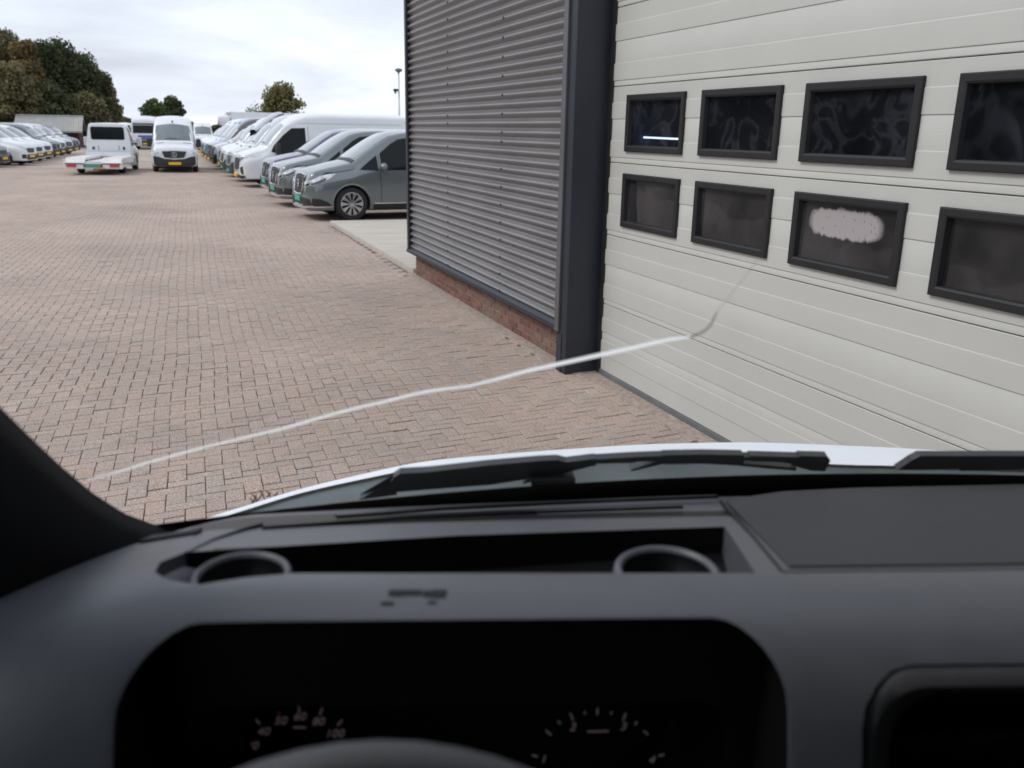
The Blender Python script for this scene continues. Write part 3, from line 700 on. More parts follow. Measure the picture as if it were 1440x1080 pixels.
def mpv_st():
    W = .96
    return [(0, .46, .52, .42, .50, .26, .06, .0), (-.03, .66, .70, .5, .68, .22, .08, .0), (-.07, .86, .80, .6, .74, .21, .10, .01), (-.12, .97, .87, .7, .78, .21, .10, .02),
            (-.22, 1.03, .92, .75, .80, .21, .11, .03), (-.45, 1.09, .95, .8, .80, .21, .12, .04), (-.75, 1.155, W, .86, .80, .21, .12, .05), (-.98, 1.21, W, .90, .79, .21, .12, .05), (-1.06, 1.26, W, .93, .785, .21, .12, .05),
            (-1.35, 1.46, W, .98, .76, .21, .11, .05), (-1.70, 1.68, W, 1.0, .73, .21, .11, .05), (-1.92, 1.785, W, 1.0, .72, .21, .12, .05), (-2.3, 1.85, W, 1.0, .72, .21, .13, .05), (-3.2, 1.87, W, 1.0, .72, .21, .13, .05),
            (-4.5, 1.85, W, 1.0, .71, .21, .13, .05), (-4.95, 1.80, .94, 1.0, .69, .24, .14, .04), (-5.1, 1.68, .90, 1.0, .66, .34, .14, .03), (-5.14, 1.5, .86, .9, .64, .4, .14, .02)]
def small_st():
    W = .90
    return [(0, .48, .46, .42, .44, .26, .06, .0), (-.03, .66, .64, .5, .62, .22, .08, .0), (-.08, .84, .76, .6, .70, .21, .10, .01), (-.15, .93, .82, .7, .73, .21, .10, .02),
            (-.35, 1.01, .87, .75, .75, .21, .11, .03), (-.7, 1.08, W, .8, .76, .21, .12, .04), (-.92, 1.13, W, .84, .75, .21, .12, .05), (-1.02, 1.19, W, .88, .74, .21, .11, .05),
            (-1.4, 1.45, W, .92, .70, .21, .11, .05), (-1.75, 1.66, W, .95, .67, .21, .12, .05), (-2.1, 1.76, W, .95, .66, .21, .13, .05), (-3.2, 1.80, W, .95, .67, .21, .13, .04), (-4.2, 1.78, W, .95, .67, .23, .13, .04), (-4.38, 1.7, .86, .95, .64, .3, .13, .03), (-4.4, 1.6, .84, .95, .62, .4, .13, .02)]
def front_x(bvh, y, z):
    loc, *_ = bvh.ray_cast(Vector((20, y, z)), Vector((-1, 0, 0))); return loc.x if loc else 0
def build_vehicle(name, kind, mat, plate=None, lod=1, wheelstyle=None, hoodmat=None, roofmat=None, skirt=None, lower=None):
    """root empty at the nose centre on the ground; nose along +x"""
    root = empty(name)
    if kind not in VP:
        if kind == 'mpv': st, wl, wrr, wz = mpv_st(), (-.93, -4.13), .40, .35
        elif kind in ('sprinter', 'transit'): st, wl, wrr, wz = sprinter_st(), (-1.02, -4.5), .42, .35
        elif kind == 'lowvan': st, wl, wrr, wz = sprinter_st(2.2, 5.3), (-1.02, -4.2), .42, .35
        elif kind == 'small': st, wl, wrr, wz = small_st(), (-.86, -3.6), .38, .32
        me, bvh = body_mesh(st, 'body', 5, wl, wrr, wz, mat=mat)
        VP[kind] = dict(me=me, bvh=bvh, wl=wl, parts={})
    P = VP[kind]; bvh = P['bvh']
    def part(pname, mk, mt, parent=root, ang=40):
        if pname not in P['parts']:
            mb = mk(); me = mb.mesh(pname.rstrip('0123456789_'), ang=ang); me.materials.append(mt); P['parts'][pname] = me
        o = link(pname.rstrip('0123456789_'), P['parts'][pname], None, parent)
        o.material_slots[0].link = 'OBJECT'; o.material_slots[0].material = mt
        return o
    b = link('body', P['me'], None, root); b.material_slots[0].link = 'OBJECT'; b.material_slots[0].material = mat
    part('underbody', lambda: MB().box((P['wl'][1]-.5, -.72, .20), (-.35, .72, .62)), M_under)
    sty = wheelstyle or ('alloy' if kind in ('mpv',) else 'steel')
    rr = {'mpv': .355, 'small': .32}.get(kind, .345)
    for wx_ in P['wl']:
        for sd in (1, -1): wheel(root, wx_, sd*({'mpv': .83, 'small': .78}.get(kind, .85)), rr, .22, sty, sd)
    if kind == 'mpv':
        part('windscreen', lambda: patch(bvh, [(-1.87, -.62), (-1.90, 0), (-1.87, .62)], [(-1.10, -.74), (-1.03, 0), (-1.10, .74)], '+z', 14, 10, .006), M_wsglass)
        for sd, ax in ((1, '+y'), (-1, '-y')):
            n = '_1' if sd > 0 else '_2'
            part('quarter_glass'+n, lambda: patch(bvh, [(-1.30, 1.20), (-1.52, 1.36)], [(-1.13, 1.065), (-1.53, 1.045)], ax, 4, 6, .006), M_carglass)
            part('door_window'+n, lambda: patch(bvh, [(-1.60, 1.40), (-1.86, 1.60), (-2.05, 1.70), (-2.40, 1.745), (-2.66, 1.745)], [(-1.60, 1.06), (-1.86, 1.06), (-2.1, 1.06), (-2.4, 1.06), (-2.66, 1.06)], ax, 12, 8, .006), M_carglass)
            part('rear_side_window'+n, lambda: patch(bvh, [(-2.76, 1.745), (-4.85, 1.70)], [(-2.76, 1.06), (-4.95, 1.10)], ax, 8, 8, .006), M_carglass)
            part('headlight'+n, lambda: patch(bvh, [(sd*.46, .80), (sd*.62, .83), (sd*.79, .85)], [(sd*.43, .66), (sd*.60, .69), (sd*.79, .73)], '+x', 10, 5, .010), M_lamp)
            part('headlight_bezel'+n, lambda: patch(bvh, [(sd*.50, .745), (sd*.64, .765), (sd*.77, .785)], [(sd*.47, .675), (sd*.62, .705), (sd*.77, .74)], '+x', 8, 4, .014), M_lampdark)
            part('air_intake'+n, lambda: patch(bvh, [(sd*.44, .485), (sd*.78, .46)], [(sd*.42, .30), (sd*.83, .325)], '+x', 8, 5, .010), M_black)
            part('side_headlight'+n, lambda: patch(bvh, [(-.09, .83), (-.22, .91), (-.42, .965), (-.62, .99)], [(-.09, .73), (-.26, .775), (-.44, .865), (-.62, .975)], ax, 10, 5, .007), M_lamp)
            part('side_lamp_bezel'+n, lambda: patch(bvh, [(-.10, .785), (-.24, .84), (-.40, .90)], [(-.10, .74), (-.26, .785), (-.40, .855)], ax, 8, 4, .011), M_lampdark)
            part('side_intake'+n, lambda: patch(bvh, [(-.10, .475), (-.24, .47), (-.42, .40)], [(-.08, .31), (-.24, .31), (-.50, .315)], ax, 8, 4, .006), M_black)
            part('lip_trim'+n, lambda: patch(bvh, [(-.06, .315), (-.24, .312), (-.52, .318)], [(-.06, .285), (-.24, .285), (-.52, .300)], ax, 8, 1, .014), M_chrome)
            part('door_seam'+n, lambda: patch(bvh, [(-1.555, 1.36), (-1.565, 1.36)], [(-1.58, .36), (-1.59, .36)], ax, 1, 12, .003), M_black)
            part('rear_door_seam'+n, lambda: patch(bvh, [(-2.705, 1.78), (-2.715, 1.78)], [(-2.705, .36), (-2.715, .36)], ax, 1, 14, .003), M_black)
            part('sill'+n, lambda: patch(bvh, [(-1.40, .345), (-3.66, .345)], [(-1.40, .235), (-3.66, .235)], ax, 10, 3, .012), M_black)
            part('sill_trim'+n, lambda: patch(bvh, [(-1.42, .375), (-3.64, .375)], [(-1.42, .357), (-3.64, .357)], ax, 10, 1, .014), M_chrome)
            part('door_handle'+n, lambda: patch(bvh, [(-2.42, 1.0), (-2.66, 1.0)], [(-2.42, .96), (-2.66, .96)], ax, 4, 1, .035), mat)
            def mir():
                m_ = MB(); bm = bmesh.new(); bmesh.ops.create_icosphere(bm, subdivisions=2, radius=1)
                bm.verts.index_update(); m_.add([(-1.62+v.co.x*.085+.03*v.co.y*sd, sd*1.06+v.co.y*.13, 1.14+v.co.z*.085-.02*abs(v.co.y)) for v in bm.verts], [[v.index for v in f.verts] for f in bm.faces]); bm.free(); return m_
            mo = part('mirror'+n, mir, mat)
            part('mirror_arm'+n, lambda: MB().tube([(-1.62, sd*.86, 1.06), (-1.62, sd*1.0, 1.09)], [.035, .03], 8), M_black, mo)
            def arch_():
                m_ = MB(); pts = []
                for k in range(25):
                    a = math.pi*(k/24)*1.1-.05*math.pi; xx, zz2 = -.93+.415*math.cos(a), .35+.415*math.sin(a)
                    loc, *_ = bvh.ray_cast(Vector((xx, 20*sd, max(zz2, .24))), Vector((0, -sd, 0))); yy = loc.y if loc else sd*.95
                    pts.append((xx, yy, zz2))
                return m_.tube(pts, .018, 6)
            part('wheel_arch'+n, arch_, mat)
        part('cowl', lambda: patch(bvh, [(-1.07, -.72), (-1.02, 0), (-1.07, .72)], [(-.99, -.72), (-.94, 0), (-.99, .72)], '+z', 12, 2, .009), M_black)
        g = part('grille', lambda: patch(bvh, [(-.40, .93), (0, .95), (.40, .93)], [(-.33, .56), (0, .54), (.33, .56)], '+x', 12, 6, .010), M_black)
        def slats():
            m_ = MB()
            for z in (.62, .69, .76, .83, .89): 
                w_ = .33+.07*(z-.56)/.37-.02
                p_ = patch(bvh, [(-w_, z+.012), (w_, z+.012)], [(-w_, z-.012), (w_, z-.012)], '+x', 10, 1, .028); m_.add(p_.v, p_.f)
            return m_
        part('grille_slats', slats, M_rimdark, g)
        def surround():
            m_ = MB(); pl = [(-.41, .94), (0, .96), (.41, .94), (.34, .55), (0, .53), (-.34, .55), (-.41, .94)]; pts = []
            for a_, b_ in zip(pl[:-1], pl[1:]):
                for t in np.linspace(0, 1, 6, endpoint=False):
                    y, z = a_[0]+(b_[0]-a_[0])*t, a_[1]+(b_[1]-a_[1])*t; pts.append((front_x(bvh, y, z)+.018, y, z))
            pts.append(pts[0]); return m_.tube(pts, .016, 6, False)
        part('grille_surround', surround, M_chrome, g)
        part('emblem', lambda: star(MB(), (front_x(bvh, 0, .75)+.035, 0, .75), .085), M_chrome, g)
        part('lower_grille', lambda: patch(bvh, [(-.36, .47), (.36, .47)], [(-.40, .33), (.40, .33)], '+x', 10, 4, .008), M_black)
        part('bumper_trim', lambda: patch(bvh, [(-.86, .325), (-.6, .300), (0, .285), (.6, .300), (.86, .325)], [(-.86, .30), (-.6, .265), (0, .25), (.6, .265), (.86, .30)], '+x', 20, 1, .022), M_chrome)
        part('bonnet_seam_1', lambda: patch(bvh, [(-.35, .80), (-.75, .82), (-1.06, .83)], [(-.35, .787), (-.75, .807), (-1.06, .817)], '+z', 10, 1, .003), M_black)
        part('bonnet_seam_2', lambda: patch(bvh, [(-.35, -.80), (-.75, -.82), (-1.06, -.83)], [(-.35, -.787), (-.75, -.807), (-1.06, -.817)], '+z', 10, 1, .003), M_black)
        if plate: part('number_plate', lambda: patch(bvh, [(-.24, .50), (.24, .50)], [(-.24, .39), (.24, .39)], '+x', 6, 2, .03), plate)
    elif kind in ('sprinter', 'transit', 'lowvan'):
        k = 2.2/2.48 if kind == 'lowvan' else 1
        part('windscreen', lambda: patch(bvh, [(-1.52, -.70), (-1.55, 0), (-1.52, .70)], [(-.93, -.84), (-.87, 0), (-.93, .84)], '+z', 14, 10, .006), M_wsglass)
        for sd, ax in ((1, '+y'), (-1, '-y')):
            n = '_1' if sd > 0 else '_2'
            part('door_window'+n, lambda: patch(bvh, [(-1.12, 1.38*k), (-1.45, 1.72*k), (-1.75, 1.95*k), (-2.2, 1.97*k)], [(-1.02, 1.18*k), (-1.35, 1.10*k), (-1.7, 1.12*k), (-2.2, 1.12*k)], ax, 12, 8, .006), M_carglass)
            part('door_seam'+n, lambda: patch(bvh, [(-2.29, 2.02*k), (-2.30, 2.02*k)], [(-2.29, .42), (-2.30, .42)], ax, 1, 14, .003), M_bumper)
            part('slide_rail'+n, lambda: patch(bvh, [(-3.4, 1.19), (-5.6, 1.19)], [(-3.4, 1.165), (-5.6, 1.165)], ax, 8, 1, .006), M_bumper)
            part('roof_line'+n, lambda: patch(bvh, [(-2.0, 2.12*k), (-5.6, 2.13*k)], [(-2.0, 2.105*k), (-5.6, 2.115*k)], ax, 10, 1, .004), M_steel)
            part('side_moulding'+n, lambda: patch(bvh, [(-1.5, .62), (-4.0, .62)], [(-1.5, .50), (-4.0, .50)], ax, 10, 2, .012), M_bumper)
            if kind == 'transit':
                part('headlight'+n, lambda: patch(bvh, [(sd*.52, .96), (sd*.70, 1.02), (sd*.86, 1.06), (sd*.93, 1.07)], [(sd*.50, .86), (sd*.68, .88), (sd*.84, .93), (sd*.93, 1.0)], '+x', 10, 4, .012), M_lamp)
                part('headlight_bezel'+n, lambda: patch(bvh, [(sd*.54, .94), (sd*.70, .985), (sd*.84, 1.02)], [(sd*.53, .885), (sd*.68, .905), (sd*.83, .95)], '+x', 8, 4, .018), M_lampdark)
                part('air_intake'+n, lambda: patch(bvh, [(sd*.66, .66), (sd*.86, .70)], [(sd*.70, .50), (sd*.86, .42)], '+x', 5, 5, .010), M_black)
            else:
                part('headlight'+n, lambda: patch(bvh, [(sd*.58, .86), (sd*.75, .93), (sd*.90, .97), (sd*.94, .97)], [(sd*.56, .71), (sd*.72, .73), (sd*.88, .80), (sd*.94, .86)], '+x', 10, 5, .012), M_lamp)
            def mir():
                return MB().bbox((-1.30, sd*1.05-.09, 1.10), (-1.14, sd*1.05+.13*sd*sd-.0, 1.46), .045)
            mo = part('mirror'+n, mir, M_bumper)
            part('mirror_arm'+n, lambda: MB().tube([(-1.2, sd*.9, 1.15), (-1.2, sd*1.04, 1.2)], .035, 8), M_bumper, mo)
        if kind == 'transit':
            g = part('grille', lambda: patch(bvh, [(-.48, .94), (0, .97), (.48, .94)], [(-.36, .60), (0, .56), (.36, .60)], '+x', 12, 6, .012), M_black)
            def slats():
                m_ = MB()
                for z in (.66, .74, .82, .89):
                    p_ = patch(bvh, [(-.40, z+.01), (.40, z+.01)], [(-.40, z-.01), (.40, z-.01)], '+x', 10, 1, .022); m_.add(p_.v, p_.f)
                return m_
            part('grille_slats', slats, M_rimdark, g)
            part('bumper', lambda: patch(bvh, [(-.90, .40), (-.5, .42), (.5, .42), (.90, .40)], [(-.90, .29), (-.5, .30), (.5, .30), (.90, .29)], '+x', 16, 3, .02), M_bumper)
        else:
            part('bumper', lambda: patch(bvh, [(-.965, .74), (-.70, .70), (-.56, .66), (-.40, .60), (.40, .60), (.56, .66), (.70, .70), (.965, .74)], [(-.965, .30), (-.7, .29), (-.5, .29), (-.3, .29), (.3, .29), (.5, .29), (.7, .29), (.965, .30)], '+x', 21, 6, .02), lower or M_bumper)
            g = part('grille', lambda: patch(bvh, [(-.52, .93), (0, .955), (.52, .93)], [(-.40, .64), (0, .61), (.40, .64)], '+x', 12, 6, .026), M_black)
            def slats():
                m_ = MB()
                for z in (.71, .79, .87):
                    p_ = patch(bvh, [(-.46, z+.014), (.46, z+.014)], [(-.45, z-.014), (.45, z-.014)], '+x', 10, 1, .04); m_.add(p_.v, p_.f)
                return m_
            part('grille_slats', slats, M_rimdark, g)
            def surround():
                m_ = MB(); pl = [(-.53, .94), (-.51, .80), (-.41, .63), (0, .60), (.41, .63), (.51, .80), (.53, .94)]; pts = []
                for a_, b_ in zip(pl[:-1], pl[1:]):
                    for t in np.linspace(0, 1, 5, endpoint=False):
                        y, z = a_[0]+(b_[0]-a_[0])*t, a_[1]+(b_[1]-a_[1])*t; pts.append((front_x(bvh, y, z)+.022, y, z))
                return m_.tube(pts, .022, 6)
            part('grille_surround', surround, mat, g)
            part('emblem', lambda: star(MB(), (front_x(bvh, 0, .79)+.05, 0, .79), .105), M_chrome, g)
            part('air_vent_1', lambda: patch(bvh, [(-.70, .40), (-.70, .76)], [(-.76, .40), (-.76, .76)], '+z', 6, 2, .004), M_black)
            part('air_vent_2', lambda: patch(bvh, [(-.70, -.40), (-.70, -.76)], [(-.76, -.40), (-.76, -.76)], '+z', 6, 2, .004), M_black)
            part('roof_lamp', lambda: patch(bvh, [(-1.72, -.03), (-1.72, .03)], [(-1.60, -.03), (-1.60, .03)], '+z', 2, 2, .02), M_black)
        for i_ in (1, -1):
            part('wiper_%d' % (1 if i_ > 0 else 2), lambda: patch(bvh, [(-.97, i_*.05-.3), (-.95, i_*.05+.25)], [(-.955, i_*.05-.3), (-.935, i_*.05+.25)], '+z', 6, 1, .02), M_black)
        if plate: part('number_plate', lambda: patch(bvh, [(-.26, .46), (.26, .46)], [(-.26, .35), (.26, .35)], '+x', 6, 2, .045), plate)
    elif kind == 'small':
        part('windscreen', lambda: patch(bvh, [(-1.72, -.58), (-1.74, 0), (-1.72, .58)], [(-1.05, -.70), (-.99, 0), (-1.05, .70)], '+z', 14, 10, .006), M_wsglass)
        for sd, ax in ((1, '+y'), (-1, '-y')):
            n = '_1' if sd > 0 else '_2'
            part('door_window'+n, lambda: patch(bvh, [(-1.3, 1.22), (-1.6, 1.45), (-1.85, 1.6), (-2.3, 1.65)], [(-1.2, 1.02), (-1.6, 1.0), (-1.85, 1.0), (-2.3, 1.0)], ax, 12, 8, .006), M_carglass)
            part('headlight'+n, lambda: patch(bvh, [(sd*.46, .80), (sd*.62, .85), (sd*.80, .91)], [(sd*.42, .69), (sd*.60, .71), (sd*.80, .82)], '+x', 8, 4, .012), M_lamp)
            part('air_intake'+n, lambda: patch(bvh, [(sd*.55, .50), (sd*.78, .50)], [(sd*.52, .32), (sd*.78, .32)], '+x', 5, 4, .01), M_black)
            part('mirror'+n, lambda: MB().bbox((-1.42, sd*.96-.09, 1.02), (-1.30, sd*.96+.09, 1.18), .035), M_bumper)
        part('grille', lambda: patch(bvh, [(-.40, .76), (0, .78), (.40, .76)], [(-.34, .58), (0, .56), (.34, .58)], '+x', 10, 4, .010), M_black)
        part('bumper', lambda: patch(bvh, [(-.45, .50), (.45, .50)], [(-.50, .27), (.50, .27)], '+x', 10, 4, .012), M_bumper)
        if plate: part('number_plate', lambda: patch(bvh, [(-.26, .47), (.26, .47)], [(-.26, .36), (.26, .36)], '+x', 6, 2, .03), plate)
    return root
WHITE = paint('white', (.74, .76, .79)); SILVER = paint('grey', (.155, .175, .185), .32, .35); NAVY = paint('navy', (.075, .075, .14), .3, .3)
LBLUE = paint('light_blue', (.22, .42, .72)); DGREY = paint('dark_grey', (.10, .105, .12), .3, .3); BLACKP = paint('black', (.02, .021, .025)); PGREY = paint('pale_grey', (.50, .52, .55))
def place(root, X, Y, heading, sc=1.0, label=None, cat=None, group=None):
    root.location = (X, Y, 0); root.rotation_euler = (0, 0, heading); root.scale = (sc,)*3
    if label: tag(root, label, cat, group)
GR = 'vehicles parked in the right hand row'
HD = R(180+5)
v = build_vehicle('people_carrier', 'mpv', SILVER, M_teal); place(v, 2.80, 21.35, HD, 1.08, 'grey people carrier with alloy wheels parked next to the concrete slab', 'car', GR)
v = build_vehicle('people_carrier', 'mpv', SILVER, M_teal); place(v, 2.62, 25.0, HD, 1.08, 'grey people carrier parked between the other grey one and the navy one', 'car', GR)
v = build_vehicle('people_carrier', 'mpv', NAVY, M_teal); place(v, 2.72, 28.4, HD, 1.08, 'dark navy people carrier parked beside the tall white van', 'car', GR)
v = build_vehicle('delivery_van', 'transit', WHITE, M_yellow); place(v, 2.25, 33.2, HD, 1.04, 'tall white delivery van with black grille parked beside the navy people carrier', 'van', GR)
v = build_vehicle('delivery_van', 'sprinter', PGREY, M_teal, lower=M_bumper); place(v, 2.20, 36.6, HD, 1.03, 'pale grey delivery van parked directly behind the tall white one with black grille', 'van', GR)
lab = ['white van with a dark bumper parked beside the truck with navy wind deflector', 'pale grey low roof van parked past the navy deflector truck', 'dark grey van parked between a pale grey and a white van', 'light blue panel van parked far along the right row', 'white van parked just beyond the light blue van', 'white van parked before the last van of the right row', 'white low roof van at the far end of the right row']
spec = [('sprinter', WHITE, 43.4), ('lowvan', PGREY, 46.8), ('sprinter', DGREY, 50.2), ('sprinter', LBLUE, 53.6), ('sprinter', WHITE, 57.2), ('transit', WHITE, 60.8), ('lowvan', WHITE, 64.6)]
for (kd, mt, yy), lb in zip(spec, lab):
    v = build_vehicle('delivery_van', kd, mt, M_yellow); place(v, 2.15-(yy-43)*.004+random.uniform(-.12, .12), yy, HD+R(random.uniform(-2, 2)), 1.02, lb, 'van', GR)
# box truck with navy roof deflector in the row (cab from the van body, cargo box behind)
v = build_vehicle('box_truck', 'lowvan', WHITE, M_teal)
mb = MB(); mb.bbox((-6.3, -1.05, .55), (-2.5, 1.05, 2.62), .03); mb.obj('cargo_box', WHITE, v)
mb = MB(); rows = []
for x, z, wv in ((-1.35, 1.92, .80), (-1.55, 2.05, .85), (-1.9, 2.35, .92), (-2.3, 2.60, .97), (-2.48, 2.66, .98)):
    rows.append([(x, -wv, z-.25), (x, -wv*.94, z-.04), (x, -wv*.5, z+.02), (x, wv*.5, z+.02), (x, wv*.94, z-.04), (x, wv, z-.25)])
mb.grid(rows); mb.prism([(-1.35, -.8, 1.7), (-2.48, -.98, 1.9), (-2.48, -.98, 2.4), (-1.35, -.8, 1.67)], (0, .02, 0)); mb.obj('roof_deflector', NAVY, v, ang=50)
place(v, 2.15, 40.0, HD, 1.0, 'box truck with a navy wind deflector above its windscreen', 'truck', GR)
v = build_vehicle('box_truck', 'lowvan', WHITE, M_yellow)
mb = MB(); mb.bbox((-7.2, -1.12, .6), (-2.3, 1.12, 3.05), .03); mb.obj('cargo_box', WHITE, v)
mb = MB(); mb.bbox((-2.3, -.95, 2.1), (-1.6, .95, 2.8), .2); mb.obj('roof_deflector', WHITE, v, ang=60)
place(v, 2.1, 68.6, HD, 1.0, 'white box truck with the highest cargo box of the right row', 'truck', GR)
# left row
GL = 'vehicles parked in the left hand row'
HL = R(-16)
lrow = [('small', DGREY, M_yellow, -7.55, 45.2, 1.0, 'dark grey car with its nose out at the near end of the left row', 'car', 'parked_car'),
        ('small', BLACKP, M_yellow, -7.05, 48.2, 1.0, 'black car parked beside the first of the white small vans', 'car', 'parked_car'),
        ('small', WHITE, M_yellow, -6.20, 50.6, 1.08, 'white small van parked beside the black car', 'van', 'small_van'),
        ('small', WHITE, M_yellow, -6.15, 53.4, 1.06, 'white small van between two other white small vans', 'van', 'small_van'),
        ('small', WHITE, M_yellow, -6.05, 56.2, 1.06, 'white small van parked beside the dark nosed large vans', 'van', 'small_van'),
        ('lowvan', DGREY, M_yellow, -5.95, 59.4, .90, 'dark grey large van parked beside the third white small van', 'van', 'delivery_van'),
        ('lowvan', WHITE, M_yellow, -5.95, 62.6, .92, 'white large van parked beside the dark grey large van', 'van', 'delivery_van'),
        ('lowvan', PGREY, M_yellow, -5.85, 66.0, .92, 'pale grey van parked between white and navy vans in the left row', 'van', 'delivery_van'),
        ('lowvan', NAVY, M_yellow, -5.75, 69.4, .92, 'navy van at the far end of the left row near the shed', 'van', 'delivery_van')]
for kd, mt, pl, X_, Y_, sc_, lb, ct, nm in lrow:
    v = build_vehicle(nm, kd, mt, pl); place(v, X_-.1, Y_, HL+R(random.uniform(-3, 3)), sc_, lb, ct, GL)
# white van standing in the lane, facing the camera
v = build_vehicle('delivery_van', 'sprinter', WHITE, M_yellow)
place(v, .30, 43.1, R(-90-1.5), 1.0, 'tall white van with a round star emblem standing alone in the lane', 'van')
# far vans facing us
v = build_vehicle('delivery_van', 'sprinter', WHITE, M_yellow); place(v, 3.3, 88, R(-90), .95, 'distant white van facing the yard beyond the end of the right row', 'van')
v = build_vehicle('delivery_van', 'lowvan', WHITE, M_yellow); place(v, -3.05, 84, R(-84), 1.0, 'distant white van standing beside the blue and white truck', 'van')

# ---- flatbed recovery truck, seen from behind
def cab_st():
    W = .96; Ht = 2.16
    return [(0, .50, .50, .45, .48, .34, .08, .0), (-.03, .72, .72, .55, .70, .30, .10, .01), (-.07, .96, .84, .7, .80, .28, .12, .02), (-.13, 1.07, .91, .8, .85, .28, .12, .03),
            (-.25, 1.13, .96, .85, .87, .28, .12, .04), (-.8, 1.28, W, 1.0, .87, .28, .12, .05), (-1.1, 1.6, W, 1.05, .84, .28, .12, .05), (-1.5, 1.98, W, 1.08, .81, .28, .13, .05),
            (-1.8, 2.10, W, 1.1, .80, .28, .14, .04), (-2.1, 2.13, W, 1.1, .80, .28, .14, .03), (-2.42, 2.12, W, 1.1, .80, .30, .13, .02), (-2.48, 2.09, W*.98, 1.1, .78, .34, .12, .02)]
rt = empty('flatbed_truck')
me, bv = body_mesh(cab_st(), 'cab', 5, (-1.02,), .42, .35, mat=WHITE); link('cab', me, None, rt)
patch(bv, [(-.68, 1.88), (-.62, 1.93), (.62, 1.93), (.68, 1.88)], [(-.68, 1.46), (-.62, 1.43), (.62, 1.43), (.68, 1.46)], '-x', 12, 4, .008).obj('rear_window', M_carglass, rt)
pw = patch(bv, [(-.72, 1.92), (-.64, 1.97), (.64, 1.97), (.72, 1.92)], [(-.72, 1.42), (-.64, 1.39), (.64, 1.39), (.72, 1.42)], '-x', 12, 4, .004); pw.obj('window_seal', M_rubber, rt)
for sd in (1, -1):
    patch(bv, [(sd*.60, 1.08), (sd*.70, 1.08)], [(sd*.60, .95), (sd*.70, .95)], '-x', 2, 2, .012).obj('air_vent', M_black, rt)
    patch(bv, [(sd*.42, 1.14), (sd*.455, 1.14)], [(sd*.42, .93), (sd*.455, .93)], '-x', 1, 2, .02).obj('vent_rib', M_steel, rt)
    ax = '+y' if sd > 0 else '-y'
    patch(bv, [(-1.2, 1.42), (-1.5, 1.75), (-1.75, 1.9), (-2.2, 1.92)], [(-1.05, 1.16), (-1.4, 1.12), (-1.75, 1.12), (-2.2, 1.12)], ax, 10, 6, .006).obj('door_window', M_carglass, rt)
    mo = MB().bbox((-1.32, sd*1.16-.11, 1.10), (-1.16, sd*1.16+.11, 1.50), .04).obj('mirror', WHITE, rt)
    MB().tube([(-1.22, sd*.9, 1.2), (-1.22, sd*1.08, 1.25)], .03, 6).obj('mirror_arm', M_black, mo)
    wheel(rt, -1.02, sd*.85, .345, .22, 'steel', sd); wheel(rt, -4.75, sd*.84, .345, .24, 'steel', sd)
    # platform half (wheel track), chamfered at the tail
    MB().bbox((-6.2, sd*.72-.38, .60), (-2.58, sd*.72+.38, .70), .015).obj('platform_track', pmat('platform_white', (.66, .64, .62), .45, var=.12, vscale=3), rt)
    mb = MB(); mb.prism([(-6.62, sd*.72-.38, .50), (-6.62, sd*.72+.38, .50), (-6.2, sd*.72+.38, .70), (-6.2, sd*.72-.38, .70)], (0, 0, -.06)); mb.obj('tail_ramp', MATS['platform_white'], rt)
    mb = MB(); mb.bbox((-6.55, sd*1.12-.03, .30), (-2.58, sd*1.12+.03, .64), .01); mb.obj('side_rail', WHITE, rt)
    mb = MB(); mb.bbox((-6.655, sd*.84-.19, .33), (-6.615, sd*.84+.19, .44), .01); mb.obj('tail_light', M_red, rt)
    mb = MB(); mb.box((-6.648, sd*.72-.36, .458), (-6.615, sd*.72+.36, .492)); mb.obj('ramp_slot', M_black, rt)
    mb = MB(); mb.bbox((-3.6, sd*1.0-.12, .30), (-2.8, sd*1.0+.10, .58), .02); mb.obj('tool_box', M_steel, rt)
MB().bbox((-6.615, -1.15, .26), (-6.52, 1.15, .50), .02).obj('tail_beam', WHITE, rt)
MB().bbox((-6.5, -.34, .44), (-2.6, .34, .56), .01).obj('platform_centre', MATS['platform_white'], rt)
mb = MB(); mb.bbox((-6.4, -.30, .26), (-2.3, -.18, .44), .01); mb.bbox((-6.4, .18, .26), (-2.3, .30, .44), .01); mb.obj('chassis', M_black, rt)
MB().bbox((-6.65, -.36, .33), (-6.617, .36, .46), .008).obj('plate_holder', M_black, rt)
MB().bbox((-6.664, -.31, .345), (-6.652, .31, .45), .004).obj('number_plate', M_teal, rt)
MB().bbox((-6.664, -.46, .275), (-6.622, -.10, .325), .004).obj('marker_plate', M_orange, rt)
mb = MB(); mb.tube([(-6.6, -.05, .25), (-6.75, -.05, .24)], .03, 8); mb.obj('tow_hook', M_black, rt)
mb = MB(); mb.bbox((-2.75, -.95, .66), (-2.6, .95, .84), .02); mb.obj('head_board', WHITE, rt)
p0 = gnd(131, 247.5); p1 = at_y(148, 220, 43.4)
hd = math.atan2(p1.y-p0.y, p1.x-p0.x)
rt.location = Vector((p0.x, p0.y+.6, 0))+Vector((math.cos(hd), math.sin(hd), 0))*6.6*.98; rt.location.z = 0; rt.rotation_euler = (0, 0, hd); rt.scale = (.98,)*3
tag(rt, 'white flatbed recovery truck with low platform and teal plate seen from behind', 'truck')

